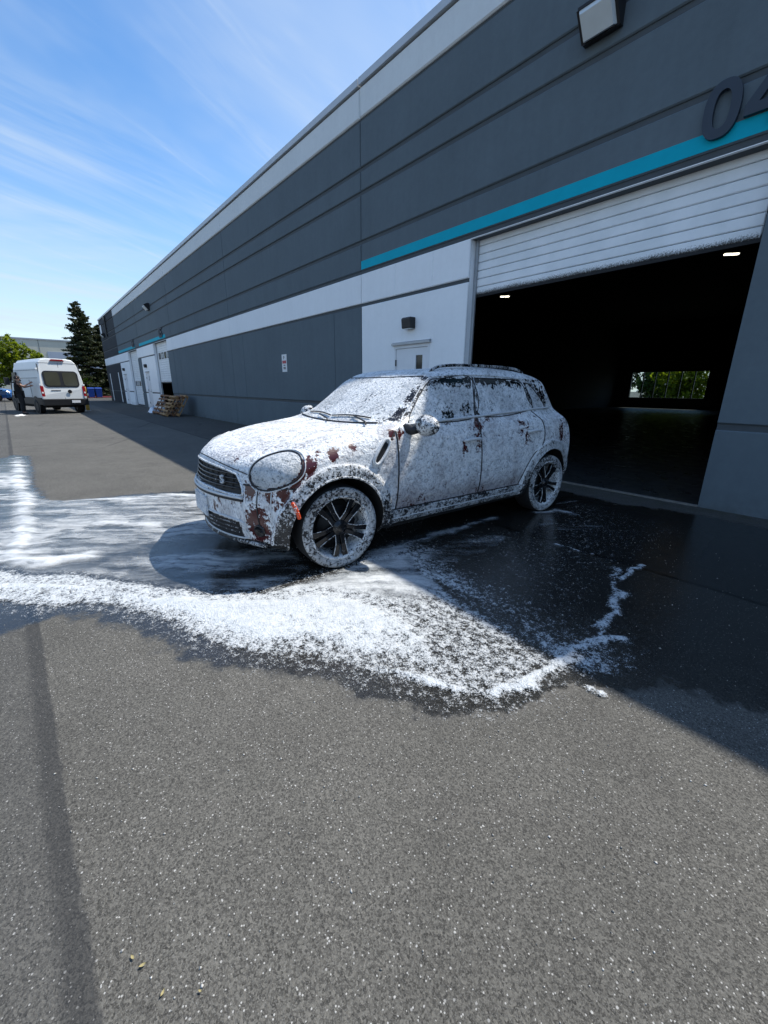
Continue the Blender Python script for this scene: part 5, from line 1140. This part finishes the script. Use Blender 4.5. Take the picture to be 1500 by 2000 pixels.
    for s in (-1, 1):
        MB().box(0.05, 3.9, s * 0.895 if s > 0 else -0.915, s * 0.915 if s > 0 else -0.895, 0.42, 0.74).build('side_cladding', M['black'], V)
        MB().box(1.35, 1.37, s * .893 if s > 0 else -.905, s * .905 if s > 0 else -.893, .75, 1.55).build('door_gap', M['groove'], V); MB().box(2.75, 2.77, s * .893 if s > 0 else -.905, s * .905 if s > 0 else -.893, .75, 1.55).build('door_gap', M['groove'], V)
        MB().prism([(3.35, 1.40), (4.05, 1.40), (3.9, 1.90), (3.35, 1.92)], (0, 0, 0), (1, 0, 0), (0, 0, 1), (0, s, 0), 0.84, 0.90).build('side_window', M['glass_dark'], V)
        mr = MB().box(4.0, 4.12, s * 1.02 if s > 0 else -1.22, s * 1.22 if s > 0 else -1.02, 1.30, 1.66); mr.bar((4.06, s * .86, 1.42), (4.06, s * 1.06, 1.45), .06); mr.build('wing_mirror', M['black'], V, bevel=0.02)
        for zz in (1.62, 1.98): MB().box(0.25, 3.6, s * (.935 if zz < 1.7 else .895) - .008 - (.075 if zz < 1.7 else .03), s * (.935 if zz < 1.7 else .895) + .008 - (.075 if zz < 1.7 else .03), zz, zz + .012).build('side_crease', M['groove'], V) if s > 0 else MB().box(0.25, 3.6, -.868 if zz < 1.7 else -.823, -.848 if zz < 1.7 else -.803, zz, zz + .012).build('side_crease', M['groove'], V)
        for x in (0.95, 4.35):
            ar = MB(); ar.lathe([(0.0005, s * .886), (0.42, s * .886), (0.42, s * .918), (0.0005, s * .918)], 28, 'Y', (x, 0, 0.38)); ar.build('wheel_arch', M['black'], V)
            simple_wheel(V, x, s * 0.80, 0.335, 0.25)
    MB().box(0.3, 4.7, -.75, .75, .28, .45).build('underbody', M['car_void'], V)
van()
def parked_car(loc, rz, mat, label):
    C = empty('parked_car', loc, rz, label, 'car')
    def ring(x, w, zl, zs, zt, wt): s_ = [(x, w * .94, zl), (x, w, (zl + zs) / 2), (x, w * .97, zs), (x, wt, zt)]; return s_ + [(a, -b, c) for a, b, c in reversed(s_)]
    loft([ring(0, .70, .35, .80, .90, .62), ring(.15, .84, .25, .86, .98, .74), ring(1.0, .88, .22, .90, 1.0, .78), ring(3.2, .88, .22, .90, 1.0, .78), ring(4.2, .82, .25, .78, .86, .70), ring(4.4, .66, .36, .66, .72, .58)]).build('body', mat, C, bevel=0.03)
    loft([ring(0.12, .74, .94, .97, 1.0, .70), ring(.55, .76, .95, 1.2, 1.45, .60), ring(1.3, .77, .95, 1.25, 1.50, .62), ring(2.3, .77, .95, 1.25, 1.48, .61), ring(3.15, .74, .95, .97, 1.0, .68)]).build('cabin', M['glass_dark'], C)
    loft([ring(.62, .63, 1.44, 1.46, 1.49, .55), ring(1.3, .64, 1.48, 1.50, 1.53, .56), ring(2.2, .63, 1.47, 1.49, 1.51, .55)]).build('roof', mat, C)
    for s in (-1, 1):
        for x in (.8, 3.5): simple_wheel(C, x, s * .80, .32, .2)
        MB().box(-.01, .12, min(s * .5, s * .78), max(s * .5, s * .78), .70, .84).build('tail_light', M['lamp_red'], C); MB().box(4.2, 4.36, min(s * .5, s * .72), max(s * .5, s * .72), .62, .74).build('headlight', M['lamp_clear'], C)
M['blue_paint'] = simple('blue_car_paint', (0.015, 0.10, 0.32), 0.25, var=0.05); M['white_paint'] = simple('white_car_paint', (0.75, 0.76, 0.77), 0.25, var=0.03)
parked_car((-50.5, -4.75, 0), R(62), M['blue_paint'], 'blue car half hidden at the left edge behind the van')
nb_ = empty('neighbour_wall', (-20.4, 45.5, 0), 0, 'slate blue wall seen through the leftmost back window pane', 'wall'); MB().box(-3, 1.65, 0, .3, 0, 3.05).build('wall_face', M['grey_wall'], nb_); MB().box(-3.05, 1.7, -.06, .36, 3.05, 3.25).build('coping', M['white_wall'], nb_)

# ------------------------------------------------------------------ pallets leaning on the wall
M['pallet_wood'] = None
def mat_wood(name, c1, c2):
    t = NT(name); p = t.obj; n = t.noise(t.map(p, (2, 14, 14)), 4, 5, 0.6); col = t.mix(n, c1, c2)
    col = t.mix(t.mr(t.noise(t.pos, 3, 4), .4, .65, 0, .6), col, tuple(v * .45 for v in c1)); return t.done(t.pbr(col, .85, 0, t.bump(n, .3, .01)))
M['wood_a'] = mat_wood('pallet_wood_pale', (0.28, 0.15, 0.06), (0.44, 0.27, 0.12)); M['wood_b'] = mat_wood('pallet_wood_brown', (0.14, 0.060, 0.025), (0.25, 0.12, 0.05))
def pallet_parts(mat, lab):
    t = empty('pallet', (0, 0, 0), 0, lab, 'pallet', 'pallets leaning on the wall'); me = {}
    def board(x0, x1, y0, y1, z0, z1, nm):
        k = (round(x1 - x0, 3), round(y1 - y0, 3), round(z1 - z0, 3))
        if k not in me: me[k] = MB().box(-k[0] / 2, k[0] / 2, -k[1] / 2, k[1] / 2, -k[2] / 2, k[2] / 2).mesh(nm); me[k].materials.append(mat)
        o = link_mesh(nm, me[k], None, t); o.location = ((x0 + x1) / 2, (y0 + y1) / 2, (z0 + z1) / 2); o.rotation_euler = (0, 0, rnd.uniform(-.012, .012))
    for x in (-.58, 0, .58):
        for y in (.06, .50, .94): board(x - .045, x + .045, y - .06, y + .06, .022, .112, 'block')
    for k in range(6): yy = .05 + k * .9 / 5; board(-.6, .6, yy - .04, yy + .04, .112, .132, 'deck_board')
    for x in (-.57, 0, .57): board(x - .045, x + .045, 0, 1.0, 0, .022, 'bottom_board')
    return t
PL = [(-22.45, 4.62, 58, 'wood_b', 'dark brown pallet leaning leftmost beside the far door', 5), (-20.95, 4.56, 56, 'wood_a', 'pale pallet leaning at the front of the stack', -2), (-20.98, 4.80, 57, 'wood_b', 'brown pallet leaning just behind the pale front pallet', 2), (-20.85, 5.02, 60, 'wood_a', 'weathered pallet leaning nearest the grey wall', -3)]
for (x, y, ang, mt, lab, yw) in PL:
    t = pallet_parts(M[mt], lab); t.rotation_euler = Euler((R(ang), 0, R(yw)), 'XYZ'); t.location = (x, y, 0.0)

# ------------------------------------------------------------------ litter
M['plastic'] = simple('white_plastic', (0.72, 0.76, 0.82), 0.4, var=0.1); M['cloth'] = simple('white_cloth', (0.70, 0.70, 0.68), 0.9, var=0.1)
def crumple(name, loc, r, hgt, mat, label, cat, seed):
    rng = np.random.default_rng(seed); m = MB(); n = 18; k = 6; m.v.append((0, 0, hgt))
    for i in range(1, k + 1):
        for j in range(n): a = 2 * math.pi * j / n; rr = r * i / k * (1 + .22 * math.sin(3 * a + seed) + rng.normal() * .06); m.v.append((rr * math.cos(a) * 1.3, rr * math.sin(a), max(0.004, hgt * (1 - (i / k) ** 1.6) + rng.normal() * hgt * .16)))
    for j in range(n): m.f.append((0, 1 + j, 1 + (j + 1) % n))
    for i in range(k - 1):
        for j in range(n): a = 1 + i * n + j; b = 1 + i * n + (j + 1) % n; m.f.append((a, a + n, b + n, b))
    o = m.build(name, mat, None, smooth=True); o.location = loc; tag(o, label, cat)
crumple('plastic_bag', (-24.1, 4.75, 0.0), 0.28, 0.28, M['plastic'], 'crumpled white plastic bag at the foot of the pallets', 'bag', 3)
crumple('cloth', (-24.4, -0.42, 0.0), 0.20, 0.07, M['cloth'], 'white cloth lying on the asphalt by the person', 'cloth', 5)
M['leaf_dry'] = simple('dry_leaf', (0.34, 0.29, 0.14), 0.8, var=0.25)
for i, (x, y, s_, a, lab) in enumerate(((-0.85, -0.05, .007, 20, 'round yellow leaf fragment on the near asphalt'), (-0.82, -0.035, .008, 80, 'pointed yellow leaf lying just below the round one'), (-0.74, -0.01, .007, 130, 'small curled yellow leaf nearest the camera'), (-0.69, 0.055, .005, 40, 'tiny pale leaf fragment right of the yellow leaves'))):
    n = 9; m = MB(); m.v = [(s_ * u, s_ * .42 * math.sin(math.pi * (u + 1) / 2) * w, 0.002 + .002 * abs(w) + .002 * u * u) for w in (-1, 0, 1) for u in np.linspace(-1, 1, n)]
    for r_ in range(2):
        for k in range(n - 1): b = r_ * n + k; m.f.append((b, b + 1, b + 1 + n, b + n))
    o = m.build('fallen_leaf', M['leaf_dry'], None, smooth=True); o.location = (x, y, 0.003); o.rotation_euler = (0, 0, R(a)); tag(o, lab, 'leaf', 'fallen leaves on the asphalt')
def grit():
    rng = np.random.default_rng(77); n = 1500; r = 0.6 + 3.6 * rng.uniform(0, 1, n) ** 0.8; a = R(140) + rng.uniform(-R(48), R(48), n); x = r * np.cos(a); y = r * np.sin(a); s = 0.0016 + 0.0030 * rng.uniform(0, 1, n) ** 5
    base = np.array([(1, 0, 0), (0, 1, 0), (-1, 0, 0), (0, -1, 0), (0, 0, 1), (0, 0, -.3)]); fc = np.array([(0, 1, 4), (1, 2, 4), (2, 3, 4), (3, 0, 4), (1, 0, 5), (2, 1, 5), (3, 2, 5), (0, 3, 5)])
    jit = base[None] * (1 + rng.normal(size=(n, 6, 1)) * .3); th = rng.uniform(0, 6.28, n); c, q = np.cos(th)[:, None], np.sin(th)[:, None]; jit[..., 0], jit[..., 1] = jit[..., 0] * c * 1.3 - jit[..., 1] * q, jit[..., 0] * q * 1.3 + jit[..., 1] * c
    co = jit * s[:, None, None] * np.array([1, 1, .7]); co[..., 0] += x[:, None]; co[..., 1] += y[:, None]; co[..., 2] += 0.002
    f = (fc[None] + (np.arange(n) * 6)[:, None, None]).reshape(-1, 3); t = NT('grit'); m = t.done(t.pbr(t.mix(t.island, (0.16, 0.155, 0.14), (0.62, 0.60, 0.56)), .7))
    tag(link_mesh('grit', raw_mesh('grit', co.reshape(-1, 3), f, smooth=False), m), 'pale loose grit scattered over the near asphalt', 'grit', kind='stuff')
grit()

# ------------------------------------------------------------------ the person wiping the van
M['skin'] = simple('skin', (0.36, 0.20, 0.14), 0.55, var=0.06); M['black_cloth'] = simple('black_clothes', (0.010, 0.010, 0.011), 0.9, var=0.2); M['hair'] = simple('dark_hair', (0.012, 0.009, 0.008), 0.7, var=0.2); M['shoe'] = simple('black_shoe', (0.015, 0.015, 0.015), 0.6)
def skinned(name, verts, edges, radii, mat, parent, root=0, sub=2):
    me = bpy.data.meshes.new(name); me.from_pydata(verts, edges, []); o = link_mesh(name, me, mat, parent); md = o.modifiers.new('skin', 'SKIN'); md.use_smooth_shade = True
    for v, r_ in zip(me.skin_vertices[0].data, radii): v.radius = r_ if isinstance(r_, tuple) else (r_, r_)
    me.skin_vertices[0].data[root].use_root = True
    o.modifiers.new('sub', 'SUBSURF').levels = sub; o.modifiers['sub'].render_levels = sub
    return o
def person():
    P = empty('person', (-25.9, -0.33, 0), R(84), 'person in black clothes wiping the side of the white van', 'person')     # local +X = facing direction
    P.scale = (1.03, 1.03, 1.03)
    J = {'pelvis': (0, 0, .90), 'waist': (0, 0, 1.05), 'chest': (0.02, 0, 1.25), 'neck': (0.03, 0, 1.42), 'head': (0.05, 0, 1.52), 'crown': (0.055, 0, 1.66),
         'shl': (0.01, .17, 1.36), 'ell': (0.19, .24, 1.16), 'wrl': (0.40, .19, 1.22), 'shr': (0.01, -.17, 1.36), 'elr': (0.22, -.21, 1.20), 'wrr': (0.43, -.12, 1.33),
         'hl': (0, .09, .88), 'kl': (0.03, .11, .48), 'al': (-0.03, .12, .09), 'tl': (0.11, .13, .04), 'hr': (0, -.09, .88), 'kr': (0.06, -.10, .48), 'ar': (0.02, -.11, .09), 'tr': (0.16, -.12, .04)}
    def mk(name, keys, ed, rad, mat, root, extra=()):
        ks = list(keys); vs_ = [J[k] for k in ks]; return skinned(name, vs_, [(ks.index(a), ks.index(b)) for a, b in ed], rad, mat, P, ks.index(root))
    hand = {}
    for s, w, e in (('l', 'wrl', 'ell'), ('r', 'wrr', 'elr')):
        wv = Vector(J[w]); d = (wv - Vector(J[e])).normalized(); sd_ = d.cross(Vector((0, 0, 1))).normalized(); up = sd_.cross(d); J['pm' + s] = tuple(wv + d * .07)
        for k, (o_, ln) in enumerate(((-.030, .060), (-.010, .075), (.010, .070), (.028, .055))): J['f%d%s' % (k, s)] = tuple(wv + d * .085 + up * o_); J['g%d%s' % (k, s)] = tuple(wv + d * (.085 + ln) + up * o_ * 1.2 + sd_ * .015)
        J['th' + s] = tuple(wv + d * .06 + up * .055)
    keys = ['pelvis', 'waist', 'chest', 'neck', 'head', 'crown', 'shl', 'ell', 'wrl', 'pml', 'shr', 'elr', 'wrr', 'pmr', 'hl', 'kl', 'al', 'tl', 'hr', 'kr', 'ar', 'tr']
    rad = [.12, .115, .13, .055, .088, .062, .06, .042, .030, (.036, .018), .06, .042, .030, (.036, .018), .085, .058, .042, .035, .085, .058, .042, .035]
    ed = [('pelvis', 'waist'), ('waist', 'chest'), ('chest', 'neck'), ('neck', 'head'), ('head', 'crown'), ('chest', 'shl'), ('shl', 'ell'), ('ell', 'wrl'), ('wrl', 'pml'), ('chest', 'shr'), ('shr', 'elr'), ('elr', 'wrr'), ('wrr', 'pmr'), ('pelvis', 'hl'), ('hl', 'kl'), ('kl', 'al'), ('al', 'tl'), ('pelvis', 'hr'), ('hr', 'kr'), ('kr', 'ar'), ('ar', 'tr')]
    for s in 'lr':
        for k in range(4): keys += ['f%d%s' % (k, s), 'g%d%s' % (k, s)]; rad += [.0095, .0075]; ed += [('pm' + s, 'f%d%s' % (k, s)), ('f%d%s' % (k, s), 'g%d%s' % (k, s))]
        keys.append('th' + s); rad.append(.010); ed.append(('pm' + s, 'th' + s))
    mk('body', keys, ed, rad, M['skin'], 'pelvis')
    J['ml'] = tuple((Vector(J['shl']) + Vector(J['ell'])) / 2 + Vector((.01, 0, -.01))); J['mr'] = tuple((Vector(J['shr']) + Vector(J['elr'])) / 2 + Vector((.01, 0, -.01)))
    mk('t_shirt', ['pelvis', 'waist', 'chest', 'shl', 'ml', 'shr', 'mr'], [('pelvis', 'waist'), ('waist', 'chest'), ('chest', 'shl'), ('shl', 'ml'), ('chest', 'shr'), ('shr', 'mr')], [.17, .165, .19, .118, .098, .118, .098], M['black_cloth'], 'chest')
    mk('trousers', ['pelvis', 'hl', 'kl', 'al', 'hr', 'kr', 'ar'], [('pelvis', 'hl'), ('hl', 'kl'), ('kl', 'al'), ('pelvis', 'hr'), ('hr', 'kr'), ('kr', 'ar')], [.165, .125, .10, .085, .125, .10, .085], M['black_cloth'], 'pelvis')
    for a, b in (('al', 'tl'), ('ar', 'tr')): va, vb = Vector(J[a]), Vector(J[b]); skinned('shoe', [tuple(va + Vector((-.05, 0, -.04))), tuple(va.lerp(vb, .5) + Vector((0, 0, -.02))), tuple(vb + Vector((.03, 0, 0)))], [(0, 1), (1, 2)], [.045, .05, .04], M['shoe'], P)
    # hair cap, beard, eyes, nose, ears
    hc = Vector(J['head']) + Vector((0, 0, .05)); hm = MB(); nu, nv = 16, 8
    for i in range(nv + 1):
        th = R(100) * i / nv
        for k in range(nu): ph = 2 * math.pi * k / nu; back = 1 + .10 * (math.cos(ph) < 0); hm.v.append((hc.x - .012 + .105 * back * math.sin(th) * math.cos(ph), hc.y + .092 * math.sin(th) * math.sin(ph), hc.z + .115 * math.cos(th) - (.03 if math.cos(ph) < 0.2 else 0) * (i / nv)))
    for i in range(nv):
        for k in range(nu): a = i * nu + k; b = i * nu + (k + 1) % nu; hm.f.append((a, b, b + nu, a + nu))
    hm.build('hair', M['hair'], P, smooth=True)
    fx = hc.x + .085
    MB().tube([(fx - .02, .05, hc.z - .075), (fx + .012, 0, hc.z - .105), (fx - .02, -.05, hc.z - .075)], .028, 8).build('beard', M['hair'], P, smooth=True)
    MB().tube([(fx - .005, 0, hc.z + .005), (fx + .022, 0, hc.z - .035), (fx + .004, 0, hc.z - .042)], [.008, .014, .008], 6).build('nose', M['skin'], P, smooth=True)
    for s in (-1, 1):
        MB().lathe([(.0005, -.008), (.010, 0), (.0005, .008)], 8, 'X', (fx - .004, s * .032, hc.z)).build('eye', M['hair'], P); MB().tube([(hc.x, s * .088, hc.z - .02), (hc.x - .01, s * .102, hc.z + .01), (hc.x, s * .09, hc.z + .03)], .012, 6).build('ear', M['skin'], P, smooth=True)
person()
